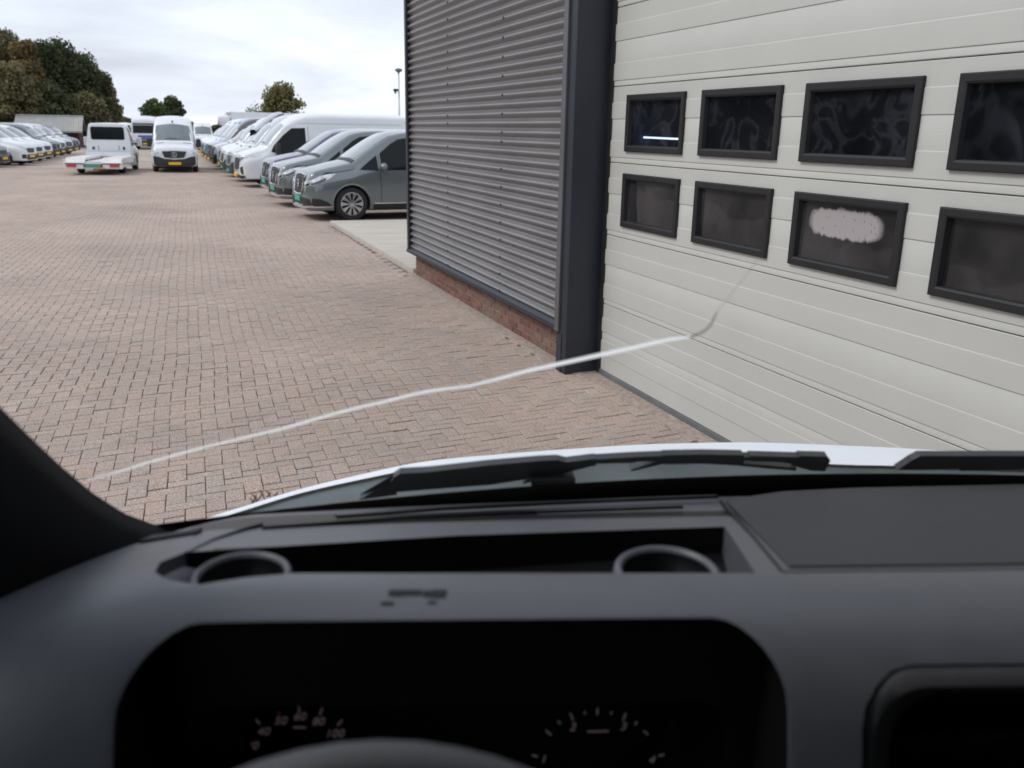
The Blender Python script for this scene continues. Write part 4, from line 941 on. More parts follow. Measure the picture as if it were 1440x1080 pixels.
# ---- blue and white truck
tk = empty('lorry')
st = [(0, .9, 1.0, .8, .98, .35, .08, .0), (-.02, 2.0, 1.10, 1.2, 1.05, .33, .15, .01), (-.08, 2.55, 1.16, 1.2, 1.08, .33, .2, .02), (-.3, 2.75, 1.18, 1.3, 1.08, .33, .2, .04), (-1.0, 2.95, 1.18, 1.3, 1.06, .33, .2, .05), (-1.9, 2.95, 1.18, 1.3, 1.06, .4, .2, .05)]
me, bv = body_mesh(st, 'cab', 6, (-1.1,), .52, .46, mat=WHITE); link('cab', me, None, tk)
BLUE = paint('truck_blue', (.03, .06, .27))
patch(bv, [(-.98, 2.15), (.98, 2.15)], [(-1.02, 1.45), (1.02, 1.45)], '+x', 12, 5, .01).obj('windscreen', M_carglass, tk)
patch(bv, [(-1.0, 2.33), (1.0, 2.33)], [(-1.0, 2.22), (1.0, 2.22)], '+x', 12, 2, .12).obj('sun_visor', M_black, tk)
patch(bv, [(-.62, 1.28), (.62, 1.28)], [(-.58, .84), (.58, .84)], '+x', 10, 3, .02).obj('grille', BLUE, tk)
patch(bv, [(-1.1, .80), (1.1, .80)], [(-1.05, .38), (1.05, .38)], '+x', 12, 3, .04).obj('bumper', M_bumper, tk)
for sd in (1, -1):
    patch(bv, [(sd*.72, .78), (sd*1.02, .78)], [(sd*.72, .58), (sd*1.02, .58)], '+x', 4, 2, .055).obj('headlight', M_lamp, tk)
    mo = MB().bbox((-.30, sd*1.35-.11, 1.35), (-.14, sd*1.35+.11, 2.15), .04).obj('mirror', M_black, tk)
    MB().tube([(-.3, sd*1.1, 2.1), (-.24, sd*1.3, 2.1)], .025, 6).obj('mirror_arm', M_black, mo)
    wheel(tk, -1.1, sd*.98, .46, .28, 'steel', sd); wheel(tk, -4.6, sd*.95, .46, .3, 'steel', sd)
patch(bv, [(-.26, .60), (.26, .60)], [(-.26, .48), (.26, .48)], '+x', 4, 1, .06).obj('number_plate', M_yellow, tk)
MB().bbox((-6.5, -.4, .5), (-1.7, .4, .8), .02).obj('chassis', M_black, tk)
MB().bbox((-6.6, -1.15, .85), (-2.1, 1.15, 2.9), .03).obj('cargo_box', WHITE, tk)
pp = gnd(207, 210.5); tk.location = (pp.x-.05, pp.y, 0); tk.rotation_euler = (0, 0, R(-92)); tk.scale = (.93,)*3
tag(tk, 'white lorry with a blue grille panel and black sun visor', 'truck')

# ================================================================== TREES, SHED, LAMP POST
def leafmat(name, c1, c2):
    m = bpy.data.materials.new(name); m.use_nodes = True; t = m.node_tree; b = t.nodes['Principled BSDF']; L = t.links.new
    b.inputs['Roughness'].default_value = .7; b.inputs['Specular IOR Level'].default_value = .2
    at = N(t, 'ShaderNodeAttribute'); at.attribute_name = 'rnd'
    r = N(t, 'ShaderNodeValToRGB'); L(at.outputs['Fac'], r.inputs[0]); r.color_ramp.elements[0].color = (*c1, 1); r.color_ramp.elements[1].color = (*c2, 1); L(r.outputs[0], b.inputs['Base Color'])
    tl = N(t, 'ShaderNodeBsdfTranslucent'); L(r.outputs[0], tl.inputs[0]); mx = N(t, 'ShaderNodeMixShader'); mx.inputs[0].default_value = .25
    L(b.outputs[0], mx.inputs[1]); L(tl.outputs[0], mx.inputs[2]); L(mx.outputs[0], t.nodes['Material Output'].inputs[0]); return m
LM = {'dark': leafmat('leaf_dark_green', (.040, .052, .026), (.125, .135, .060)), 'olive': leafmat('leaf_olive', (.085, .082, .042), (.26, .225, .115)),
      'autumn': leafmat('leaf_autumn', (.10, .080, .04), (.29, .205, .09)), 'green': leafmat('leaf_green', (.045, .062, .022), (.135, .165, .06)), 'yellow': leafmat('leaf_yellow_green', (.11, .11, .05), (.28, .26, .11))}
M_bark = pmat('bark', (.055, .045, .035), .95, var=.4, vscale=5, bump=.6, bscale=20)
def tree(X, Y, h, wd, kind, label, group, n=5000, leaf=.24, base=.12, lean=0, seed=0):
    g = np.random.default_rng(seed); root = empty('tree', (X, Y, -.05), 0, label, 'tree', group)
    mb = MB(); top = h*.72
    mb.tube([(0, 0, -.2), (.03*h*.1, 0, h*.2), (lean*.3, .1, h*.45), (lean*.6, 0, top)], [h*.028, h*.022, h*.016, h*.004], 8)
    tips = []
    for k in range(14):
        a = k*2.4+g.uniform(-.3, .3); z0 = h*(base+.05+.5*g.random()); ln = wd*.5*(.55+.4*g.random())*(1-.45*max(0, z0/h-.5))
        e_ = (math.cos(a)*ln+lean*z0/h, math.sin(a)*ln, z0+ln*.55); s_ = (lean*.4*z0/h, 0, z0)
        mb.tube([s_, ((s_[0]+e_[0])*.5, (s_[1]+e_[1])*.5, (s_[2]+e_[2])*.5+.1), e_], [h*.010, h*.006, .012], 5); tips.append(e_)
    mb.obj('trunk', M_bark, root, smooth=True)
    # crown: leaf clumps in many uneven lobes
    lobes = []
    for k in range(46):
        zf = g.uniform(base+.05, .97); rad = wd*.5*(math.sin(math.pi*min(1, (zf-base*.6)/(1.02-base*.6))**.75)**.7); a = g.uniform(0, 6.28); rr_ = rad*math.sqrt(g.random())*.85
        lobes.append((math.cos(a)*rr_+lean*zf, math.sin(a)*rr_, zf*h, wd*g.uniform(.14, .27)))
    for e_ in tips: lobes.append((*e_, wd*g.uniform(.08, .15)))
    lobes = np.array(lobes); wgt = lobes[:, 3]**2; idx = g.choice(len(lobes), n, p=wgt/wgt.sum())
    d = g.normal(size=(n, 3)); d /= np.linalg.norm(d, axis=1)[:, None]; rad = lobes[idx, 3]*(g.random(n)**.4)*1.05
    P_ = lobes[idx, :3]+d*rad[:, None]*np.array([1, 1, .85]); P_[:, 2] = np.maximum(P_[:, 2], .3)
    stray = g.random(n) < .06; P_[stray] += g.normal(0, wd*.05, (stray.sum(), 3))
    nr = d+g.normal(0, .7, (n, 3)); nr /= np.linalg.norm(nr, axis=1)[:, None]
    a_ = np.cross(nr, g.normal(size=(n, 3))); a_ /= np.linalg.norm(a_, axis=1)[:, None]; b_ = np.cross(nr, a_)
    s_ = leaf*g.uniform(.5, 1.25, n)[:, None]
    q = np.stack([P_-a_*s_*.5, P_-b_*s_*.32+nr*s_*.1, P_+a_*s_*.5, P_+b_*s_*.32], 1).reshape(-1, 3)
    me = bpy.data.meshes.new('crown'); me.vertices.add(len(q)); me.vertices.foreach_set('co', q.ravel().astype(np.float32))
    F_ = np.arange(len(q)).reshape(-1, 4); me.loops.add(F_.size); me.loops.foreach_set('vertex_index', F_.ravel().astype(np.int32)); me.polygons.add(n)
    me.polygons.foreach_set('loop_start', np.arange(0, F_.size, 4, dtype=np.int32)); me.polygons.foreach_set('loop_total', np.full(n, 4, np.int32)); me.update(calc_edges=True)
    at = me.attributes.new('rnd', 'FLOAT', 'FACE'); lv = g.random(len(lobes)); at.data.foreach_set('value', np.clip(lv[idx]*.6+g.random(n)*.4, 0, 1).astype(np.float32))
    link('crown', me, LM[kind], root); return root
def ptree(pxx_, ptop, Y, wpx, kind, label, group, **k):
    p = at_y(pxx_, ptop, Y); sc_ = (Y*.896+p.x*.347)/FPX
    return tree(p.x, Y, p.z+.05, wpx*sc_, kind, label, group, **k)
GT = 'trees along the left edge of the yard'
for (a, t_, Y_, w_, kd, lb, n_) in [(-48, 50, 98, 90, 'olive', 'olive green tall tree partly cut by the edge of the wood', 7000), (-2, 46, 100, 74, 'olive', 'tall olive brown tree standing in front of the wood', 8000), (34, 60, 97, 56, 'autumn', 'rust tinged autumn tree behind the shed roof', 6000),
                                    (60, 64, 103, 60, 'dark', 'dark green tree rising beside the rust tinged one', 6000), (86, 66, 104, 76, 'dark', 'broad dark green tree with the fullest crown', 9000), (114, 82, 106, 68, 'dark', 'dark green tree sloping down towards the yard end', 7000),
                                    (138, 106, 108, 52, 'olive', 'olive green tree near the right end of the wood', 5000), (152, 126, 112, 32, 'yellow', 'pale yellowish small tree at the very end of the wood', 3000),
                                    (14, 96, 94, 70, 'olive', 'mid olive bushy tree right behind the shed', 5000), (70, 120, 95, 60, 'dark', 'low dark bush tree filling the gap behind the shed', 5000), (120, 135, 100, 60, 'olive', 'low olive bush tree beside the shed gable', 4000)]:
    ptree(a, t_, Y_, w_, kd, lb, GT, n=n_*3, leaf=.32, base=.0, seed=int(a*7+900))
ptree(214, 140, 150, 36, 'green', 'bright green round tree above the lorry roof', 'far trees beyond the yard', n=6000, leaf=.55, base=.05, seed=5)
ptree(241, 136, 165, 32, 'dark', 'dark green tree above the roof of the van in the lane', 'far trees beyond the yard', n=6000, leaf=.55, base=.05, seed=6)
ptree(392, 122, 92, 62, 'yellow', 'yellow green tree behind the cargo box of the right row', 'far trees beyond the yard', n=8000, leaf=.34, base=.05, seed=8, lean=.4)
ptree(360, 150, 98, 50, 'yellow', 'thin yellowish bush beside the yellow green tree', 'far trees beyond the yard', n=1500, leaf=.28, base=.05, seed=9)
ptree(325, 158, 125, 26, 'olive', 'small bare looking tree far behind the right row', 'far trees beyond the yard', n=500, leaf=.3, base=.1, seed=10)
proto = [o for o in COL.objects if o.get('label') == 'broad dark green tree with the fullest crown'][0]
g2 = np.random.default_rng(77)
for k in range(20):  # unseen continuation of the wood, added to darken the reflections in the panes
    r_ = proto.copy(); COL.objects.link(r_); r_.location = (-33+g2.uniform(-2, 2), -12+k*5.6, -.05); r_.rotation_euler = (0, 0, g2.uniform(0, 6)); r_.scale = (1.15, 1.15, g2.uniform(.95, 1.25))
    r_['label'] = 'dark green tree of the wood left of the yard, added unseen for the door pane reflections'; r_['group'] = 'wood left of the yard'
    for c in proto.children:
        c2 = c.copy(); COL.objects.link(c2); c2.parent = r_
# far hedge line
hg = np.random.default_rng(3); mb = MB()
for (x0, x1, Y_) in ((258, 330, 190), (150, 215, 195)):
    for k in range(2600):
        p = at_y(hg.uniform(x0, x1), 176, Y_+hg.uniform(-3, 3)); zc_ = hg.random()**.6*(2.6+.8*math.sin(p.x*.6)); s_ = .35; a = Vector(hg.normal(size=3)).normalized(); b_ = a.cross(Vector(hg.normal(size=3))).normalized()
        c = Vector((p.x, p.y, zc_)); mb.add([c-a*s_, c-b_*s_*.6, c+a*s_, c+b_*s_*.6], [(0, 1, 2, 3)])
o = mb.obj('hedge', pmat('hedge_leaf', (.06, .065, .03), .8, var=.5, vscale=1), fix=False); o['kind'] = 'stuff'; o['label'] = 'low dark hedge line far beyond the yard'

# shed
M_roofsheet = pmat('fibre_cement_roof', (.33, .34, .345), .9, var=.12, vscale=.8, var2=(.36, .345, .32), bump=.2, bscale=10)
M_redwood = pmat('red_boards', (.085, .028, .024), .85, var=.3, vscale=4); M_greyboard = pmat('grey_boards', (.17, .15, .13), .9, var=.3, vscale=4)
sp_ = at_y(22, 163, 92); ep_ = at_y(117, 163, 92)
sh = empty('shed', ((sp_.x+ep_.x)/2, 92, 0), 0, 'low wooden shed with grey sheet roof and dark red boards', 'shed')
zr, ze, LX = sp_.z+.05, at_y(60, 184, 89.5).z, (ep_.x-sp_.x)/2
# roof sheets, each its own piece
for side in (-1, 1):
    for k in range(7):
        xa, xb = -LX+.0+2*LX*k/7, -LX+2*LX*(k+1)/7-.006; mb = MB(); rows = []
        for i in range(9):
            x = xa+(xb-xa)*i/8; c = .025*math.cos(i*math.pi)
            rows.append([(x, 0, zr+c), (x, side*2.9, ze+c)])
        mb.grid(rows); mb.grid([[(x_, y_, z_-.04) for x_, y_, z_ in r] for r in rows]); mb.obj('roof_sheet', M_roofsheet, sh)
mb = MB(); mb.tube([(-LX, 0, zr+.03), (LX, 0, zr+.03)], .07, 8); mb.obj('roof_ridge', M_roofsheet, sh)
for sx in (-1, 1):
    for k in range(10):
        y0, y1 = -2.4+.48*k, -2.4+.48*(k+1)-.02; ym = (y0+y1)/2; zt_ = zr-(zr-ze)*abs(ym)/2.9-.08
        MB().box((sx*(LX-.35)-.02, y0, 0), (sx*(LX-.35)+.02, y1, zt_)).obj('board', M_redwood, sh)
for k in range(16):
    x0 = -LX+.38+(2*LX-.76)*k/16; x1 = x0+(2*LX-.76)/16-.015
    MB().box((x0, -2.42, 0), (x1, -2.38, ze-.02)).obj('board', M_redwood if k >= 12 else M_greyboard, sh)
MB().box((-LX+.4, 2.3, 0), (LX-.4, 2.4, ze)).obj('back_wall', M_greyboard, sh)
mb = MB(); mb.box((-LX-.02, -2.93, ze-.12), (LX+.02, -2.9, ze+.02)); mb.obj('gutter', M_roofsheet, sh)

# lamp post with camera
lp = at_y(560.5, 99, 60); post = empty('lamp_post', (lp.x, 60, 0), 0, 'slim grey lamp post with round head and a camera on its mast', 'lamp post')
mb = MB(); mb.tube([(0, 0, 0), (0, 0, 1.2), (0, 0, lp.z-.1)], [.09, .075, .045], 10); mb.obj('mast', pmat('galvanised', (.5, .52, .53), .5, .3), post, smooth=True)
mb = MB(); mb.lathe([(.001, .14), (.14, .13), (.24, .06), (.26, 0), (.22, -.05), (.12, -.09), (.06, -.16)], 20, 'z', (0, 0, lp.z)); mb.obj('lamp_head', pmat('lamp_head_grey', (.16, .17, .18), .4), post, smooth=True)
mb = MB(); mb.lathe([(.001, -.11), (.10, -.09), (.115, -.05)], 16, 'z', (0, 0, lp.z)); mb.obj('lens', pmat('lamp_lens', (.8, .8, .8), .2), post, smooth=True)
cz = at_y(556, 128, 60).z
mb = MB(); mb.bbox((-.36, -.12, cz-.02), (-.06, .12, cz+.14), .03); mb.tube([(-.25, 0, cz), (-.25, -.05, cz-.16)], [.08, .05], 10); mb.obj('camera', M_black, post)

# ================================================================== THE VAN WE SIT IN
VYAW = YAW-R(3.0)
VZ = Matrix.Rotation(-VYAW, 4, 'Z'); VI = VZ.inverted()
van = empty('van', (0, 0, 0), -VYAW, 'white van with dark grey dashboard and cracked windscreen, seen from the driver seat', 'van')
def lray(x, y): return VI @ ray(x, y)                       # ray in van coordinates (x right, y forward), from (0,0,H)
def l_v(x, y, v):
    d = lray(x, y); return O + d*(v/d.y)
def l_z(x, y, z):
    d = lray(x, y); return O + d*((z-H)/d.z)
UC = .62
def vb(u): return 1.205-.19*((u-UC)/1.07)**2                # windscreen base curve in plan
WZ0, WK = 1.555, .88
def l_ws(x, y, off=0):
    """hit on the windscreen surface"""
    d = lray(x, y); t0, t1 = .05, 3.0
    f = lambda t: (d.y*t)-(vb(d.x*t)-WK*(H+d.z*t-WZ0))-off
    for _ in range(60):
        tm_ = (t0+t1)/2
        if f(tm_) > 0: t1 = tm_
        else: t0 = tm_
    return O + d*tm_
M_dash = pmat('dash_plastic', (.092, .096, .110), .40, spec=.55, var=.06, vscale=30, bump=.10, bscale=700)
M_dash2 = pmat('dash_mat', (.042, .042, .046), .6, spec=.35, var=.08, vscale=60, bump=.18, bscale=900)
M_trimin = pmat('pillar_trim', (.016, .016, .018), .7, spec=.3, var=.1, vscale=20)
M_gloom = pmat('black_recess_shade', (.006, .006, .007), .4, spec=.3)  # true black parts, and painted shade in the recesses
M_hoodp = pmat('own_white', (.84, .88, .93), .5, spec=.15, var=.02, vscale=3)
def VPt(mb, name, mat, parent=van, **k): return mb.obj(name, mat, parent, **k)

def dash_top(u, v):
    """height of the dash upper surface"""
    z = 1.6726-.24*(v-.70) if v > .70 else float(np.interp(v, [.563, .569, .577, .586, .596, .608, .622, .638, .655, .675, .70], [1.48, 1.53, 1.57, 1.60, 1.624, 1.642, 1.656, 1.667, 1.674, 1.6765, 1.6726]))
    if u < -.27: z -= .75*(-.27-u)**1.6
    return z
def l_dash(x, y, off=0):
    d = lray(x, y); t0, t1 = .1, 3.0
    for _ in range(60):
        tm_ = (t0+t1)/2
        p = O+d*tm_
        if p.z < dash_top(p.x, p.y)+off: t1 = tm_
        else: t0 = tm_
    return O+d*tm_
# --- dashboard solid
us = np.concatenate([np.linspace(-.56, -.25, 14), np.linspace(-.22, 1.80, 34)])
rows = []
for u in us:
    u = float(u); dz = dash_top(u, .70)-1.6726; bk_ = vb(u)-.015; sw = 0 if u > -.2 else .55*(-.2-u)**1.5
    pr = []
    for t in np.linspace(0, 1, 12): pr.append((bk_+(.70-bk_)*t, dash_top(u, bk_+(.70-bk_)*t)-(.02*(1-t)**3)))
    for v_, z_ in ((.675, 1.6765), (.655, 1.674), (.638, 1.667), (.622, 1.656), (.608, 1.642), (.596, 1.624), (.586, 1.600), (.577, 1.570), (.569, 1.53), (.563, 1.48), (.56, 1.42), (.565, 1.30), (.60, 1.05)): pr.append((v_-sw, z_+dz))
    pr += [(1.0, .95), (bk_, 1.1)]
    rows.append([(u, v_, z_) for v_, z_ in pr])
mb = MB(); mb.grid(rows, True); n_ = len(rows[0]); mb.f.append(tuple(range(n_))); mb.f.append(tuple(range((len(rows)-1)*n_, len(rows)*n_))[::-1])
dash_me = mb.mesh('dashboard')
def rounded_box(a, b, r, seg=4):
    bm = bmesh.new(); bmesh.ops.create_cube(bm, size=1)
    for v in bm.verts: v.co = Vector([a[i]+(v.co[i]+.5)*(b[i]-a[i]) for i in range(3)])
    bmesh.ops.bevel(bm, geom=bm.edges[:], offset=r, segments=seg, affect='EDGES', profile=.5)
    me = bpy.data.meshes.new('c'); bm.to_mesh(me); bm.free(); return me
def prism_mesh(poly, z0, z1):
    mb = MB(); mb.prism([(p[0], p[1], z0) for p in poly], (0, 0, z1-z0)); return mb.mesh('c')
# storage tray outline from the photo, on the dash surface
tr = [l_dash(*q) for q in ((262, 776), (640, 752), (1019, 739), (1062, 806), (600, 806), (420, 806), (345, 812), (280, 822), (235, 815), (217, 805), (225, 790))]
cut_tray = prism_mesh(tr, 1.592, 1.9)
def slot_mesh(u0, u1, z0, z1, v0, v1, r, n=8):
    pts = []
    for (sx, sz, a0) in ((1, 1, 0), (-1, 1, 90), (-1, -1, 180), (1, -1, 270)):
        for k in range(n+1):
            a = R(a0+90*k/n); pts.append(((u0+u1)/2+sx*((u1-u0)/2-r)+r*math.cos(a), v0, (z0+z1)/2+sz*((z1-z0)/2-r)+r*math.sin(a)))
    mb = MB(); mb.prism(pts, (0, v1-v0, 0)); return mb.mesh('c')
cut_b1 = slot_mesh(-.268, .258, 1.2, 1.6645, .30, .648, .055)
cut_b2 = rounded_box((-.240, .30, 1.25), (.232, .80, 1.575), .03)
pv = l_v(1228, 935, .60)
cut_v = rounded_box((.318, .40, 1.40), (.62, .70, 1.638), .045)
dm = boolean_cut(dash_me, [cut_tray, cut_b1, cut_b2, cut_v], 'dashboard', M_dash); smooth_by_angle(dm, 35)
dm.materials.append(M_gloom)
for f in dm.polygons:     # instrument recess and tray faces in black, shade put into the colour
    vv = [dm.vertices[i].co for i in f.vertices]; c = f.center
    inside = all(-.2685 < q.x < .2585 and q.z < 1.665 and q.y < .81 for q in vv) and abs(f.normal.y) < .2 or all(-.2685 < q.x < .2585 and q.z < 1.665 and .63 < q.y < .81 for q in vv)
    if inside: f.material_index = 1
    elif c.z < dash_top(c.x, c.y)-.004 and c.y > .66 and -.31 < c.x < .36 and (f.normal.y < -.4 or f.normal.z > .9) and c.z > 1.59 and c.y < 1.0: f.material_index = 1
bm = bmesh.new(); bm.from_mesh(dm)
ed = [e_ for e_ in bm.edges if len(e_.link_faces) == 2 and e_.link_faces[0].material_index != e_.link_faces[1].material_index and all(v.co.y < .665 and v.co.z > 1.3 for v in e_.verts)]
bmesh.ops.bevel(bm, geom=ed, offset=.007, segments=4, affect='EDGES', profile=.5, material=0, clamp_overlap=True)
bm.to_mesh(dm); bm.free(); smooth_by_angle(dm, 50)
dash = link('dashboard', dm, None, van)
# black colour put in for the shade inside the binnacle and tray
def strip_on_dash(pts, w_, off, name, mat, parent=dash, horiz=False):
    P3 = [l_dash(x, y, off) for x, y in pts]
    L_, R_ = [], []
    for i, p in enumerate(P3):
        t = (P3[min(i+1, len(P3)-1)]-P3[max(i-1, 0)]); t.z = 0; t.normalize(); nrm = Vector((-t.y, t.x, 0))
        for lst, s in ((L_, 1), (R_, -1)):
            q = p+nrm*w_*s/2; q.z = dash_top(q.x, q.y)+off; lst.append(q)
    mb = MB(); mb.grid([L_, R_]); mb.grid([[q-Vector((0, 0, .004)) for q in L_], L_]); mb.grid([R_, [q-Vector((0, 0, .004)) for q in R_]]); return mb.obj(name, mat, parent)
strip_on_dash([(1014, 703), (1058, 752), (1100, 803)], .0045, .0006, 'seam', M_gloom)
strip_on_dash([(1100, 804), (1200, 802), (1320, 801), (1460, 799)], .003, .0006, 'seam', M_gloom)
strip_on_dash([(472, 724), (620, 713), (760, 706), (900, 700), (1008, 696)], .010, .0006, 'defroster_slot', M_gloom)
strip_on_dash([(368, 740), (560, 727), (760, 718), (960, 711)], .0025, .0006, 'seam', M_gloom)
strip_on_dash([(262, 776), (300, 757), (345, 741), (368, 735)], .004, .0006, 'seam', M_gloom)
strip_on_dash([(205, 756), (240, 751), (280, 745)], .020, .0008, 'defroster_slot', M_trimin)
# padded centre mat on the passenger side
mt = [l_dash(x, y) for x, y in ((1036, 712), (1110, 799), (1300, 797), (1460, 795), (1460, 688), (1300, 688), (1180, 690), (1090, 694))]
rows = []
top_e, bot_e = [(1021, 705), (1100, 693), (1200, 688), (1340, 685), (1560, 680)], [(1110, 799), (1180, 798), (1260, 797), (1360, 796), (1560, 793)]
for t in np.linspace(0, 1, 7):
    r_ = []
    for a_, b_ in zip(top_e, bot_e):
        p = l_dash(a_[0]+(b_[0]-a_[0])*t, a_[1]+(b_[1]-a_[1])*t); p.z += .0022; r_.append(p)
    rows.append(r_)
mb = MB(); mb.grid(rows); lo = [rows[0], [p-Vector((0, 0, .004)) for p in rows[0]]]; mb.grid(lo); mb.grid([rows[-1], [p-Vector((0, 0, .004)) for p in rows[-1]]]); mb.grid([[r[0] for r in rows], [r[0]-Vector((0, 0, .004)) for r in rows]])
mb.obj('dash_mat', M_dash2, dash)
# cup holders; tray floor and wells in black, shade put into the colour
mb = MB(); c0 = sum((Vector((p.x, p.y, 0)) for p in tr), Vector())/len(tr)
mb.add([(p.x, p.y, 1.5935) for p in tr], [tuple(range(len(tr)))]); mb.obj('tray_floor_shade', M_gloom, dash)
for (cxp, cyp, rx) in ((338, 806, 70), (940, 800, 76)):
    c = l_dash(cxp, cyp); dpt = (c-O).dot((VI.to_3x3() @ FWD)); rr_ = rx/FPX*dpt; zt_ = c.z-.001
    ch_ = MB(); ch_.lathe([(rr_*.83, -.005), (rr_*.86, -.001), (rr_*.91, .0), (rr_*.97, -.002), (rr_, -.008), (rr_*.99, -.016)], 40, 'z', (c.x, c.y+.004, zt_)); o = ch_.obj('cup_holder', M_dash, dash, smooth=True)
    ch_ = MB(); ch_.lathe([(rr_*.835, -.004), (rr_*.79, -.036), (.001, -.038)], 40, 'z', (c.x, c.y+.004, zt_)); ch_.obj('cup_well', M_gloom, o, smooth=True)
# side steps at the left end of the tray
for k, (s_, zz_) in enumerate(((0, -.012), (16, -.03))):
    pts = [l_dash(262+s_*1.6, 780+s_*.4), l_dash(236+s_*1.3, 792+s_*.3), l_dash(224+s_*1.1, 806), l_dash(236+s_, 818)]
    mb = MB(); w_ = .012
    mb.grid([[Vector((p.x-.004, p.y, dash_top(p.x, p.y)+zz_)) for p in pts], [Vector((p.x+w_, p.y, dash_top(p.x, p.y)+zz_-.004)) for p in pts], [Vector((p.x+w_+.004, p.y, 1.6)) for p in pts]])
    mb.obj('tray_step', M_dash, dash, smooth=True)
# small dark marks on the binnacle lip
for (x0, x1, y0, y1) in ((545, 566, 829, 837), (566, 592, 829, 836), (594, 606, 830, 838), (606, 626, 829, 839), (534, 552, 846, 850), (600, 612, 845, 848)):
    P3 = [l_dash(x, y, .0012) for x, y in ((x0, y1), (x1, y1), (x1+3, y0), (x0+3, y0))]
    mb = MB(); mb.add(P3, [(0, 1, 2, 3)]); mb.obj('dark_mark', M_trimin, dash)
# --- instrument cluster
cl = empty('instrument_cluster'); cl.parent = van
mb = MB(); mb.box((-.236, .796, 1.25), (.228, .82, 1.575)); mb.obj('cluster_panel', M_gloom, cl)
M_num = pmat('numeral_backlit', (.4, .36, .38), .5, emit=(.75, .55, .62), estr=.045)
M_numr = pmat('tick_red', (.4, .05, .05), .5, emit=(.8, .05, .05), estr=.04)
def dialmark(s, x, y, hpx):
    p = l_v(x, y, .794); dpt = (p-O).dot(VI.to_3x3() @ FWD); o = link('numeral', text_mesh(s, hpx/FPX*dpt*1.35), M_num, cl)
    o.location = p; o.rotation_euler = (R(90), 0, 0)
for s, x, y in (('30', 354, 1049), ('40', 370, 1029), ('50', 394, 1014), ('60', 421, 1008), ('80', 447, 1015), ('100', 470, 1032), ('2', 805, 1023), ('3', 876, 1022), ('1', 764, 1068), ('4', 916, 1069)): dialmark(s, x, y, 13)
for x0, y0, x1, y1, red in ((420, 991, 421, 1001, 0), (453, 996, 450, 1005, 0), (481, 1013, 475, 1020, 0), (365, 1018, 360, 1012, 0), (391, 1001, 394, 1004, 1), (340, 1036, 346, 1040, 1), (802, 1003, 806, 1013, 0), (840, 996, 840, 1005, 0), (880, 1003, 876, 1013, 0), (768, 1027, 775, 1034, 0), (911, 1033, 905, 1028, 0), (748, 1062, 756, 1064, 0), (934, 1061, 926, 1063, 0), (822, 1001, 823, 1004, 0), (860, 1001, 859, 1004, 0), (785, 1014, 788, 1018, 0), (896, 1015, 893, 1019, 0), (412, 1023, 430, 1023, 0), (826, 1029, 856, 1028, 0)):
    a, b_ = l_v(x0, y0, .794), l_v(x1, y1, .794); MB().tube([a, b_], .0009, 5).obj('tick_mark', M_numr if red else M_num, cl)
# --- right hand air vent
vt = empty('air_vent'); vt.parent = van
def rrect(cx_, cz_, hx, hz, r, y, n=6):
    pts = []
    for (sx, sz, a0) in ((1, 1, 0), (-1, 1, 90), (-1, -1, 180), (1, -1, 270)):
        for k in range(n+1):
            a = R(a0+90*k/n); pts.append((cx_+sx*(hx-r)+r*math.cos(a), y, cz_+sz*(hz-r)+r*math.sin(a)))
    return pts
c_ = (.469, 1.523)
def lean(pts): return [(x, y-.20*(z-1.5) if False else y+.16*(z-1.52), z) for x, y, z in pts]
rows = [lean(rrect(c_[0], c_[1], hx, hz, r_, y)) for hx, hz, r_, y in ((.1505, .1145, .045, .655), (.150, .114, .045, .592), (.146, .110, .043, .580), (.138, .102, .042, .577), (.122, .090, .042, .590), (.115, .084, .042, .596), (.112, .081, .042, .603), (.110, .079, .042, .68))]
mb = MB(); mb.grid(rows, True); mb.obj('vent_bezel', M_dash2, vt, ang=50)
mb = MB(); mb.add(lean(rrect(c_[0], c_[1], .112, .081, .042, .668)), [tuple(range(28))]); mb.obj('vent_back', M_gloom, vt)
for k in range(3):
    z = 1.455+k*.05; mb = MB(); mb.bbox((c_[0]-.108, .615+.16*(z-1.52), z-.002), (c_[0]+.108, .655+.16*(z-1.52), z+.002), .0015); mb.obj('vent_slat', M_gloom, vt)
# --- steering wheel
sw = empty('steering_wheel'); sw.parent = van
topp = l_v(532, 1082, .415); RW = .215; al = R(38); ctr = Vector((topp.x, topp.y-RW*math.sin(al), topp.z-RW*math.cos(al)))
def wp(a, r=RW): return ctr+Vector((1, 0, 0))*r*math.sin(a)+Vector((0, math.sin(al), math.cos(al)))*r*math.cos(a)
mb = MB(); mb.tube([wp(math.pi+2*math.pi*k/64) for k in range(65)], .0155, 14, False); mb.obj('rim', pmat('wheel_leather', (.06, .06, .064), .45, spec=.45, var=.1, vscale=40, bump=.2, bscale=500), sw, smooth=True)
nn_ = Vector((0, math.cos(al), -math.sin(al)))
for a in (R(95), R(-95), R(180)):
    mb = MB(); mb.tube([wp(a, RW), wp(a, .11)+nn_*.02, wp(a, .05)+nn_*.035], [.012, .018, .026], 8); mb.obj('spoke', M_trimin, sw, smooth=True)
mb = MB(); rows = []
for rr_, dd in ((.001, -.002), (.05, .0), (.075, .012), (.08, .04)): rows.append([wp(2*math.pi*k/28, rr_)+nn_*(.02+dd) for k in range(28)])
mb.grid(rows, True); mb.obj('hub', M_trimin, sw, smooth=True)
mb = MB(); mb.tube([ctr+nn_*.05, ctr+nn_*.40], .035, 12); mb.obj('column', M_trimin, sw, smooth=True)
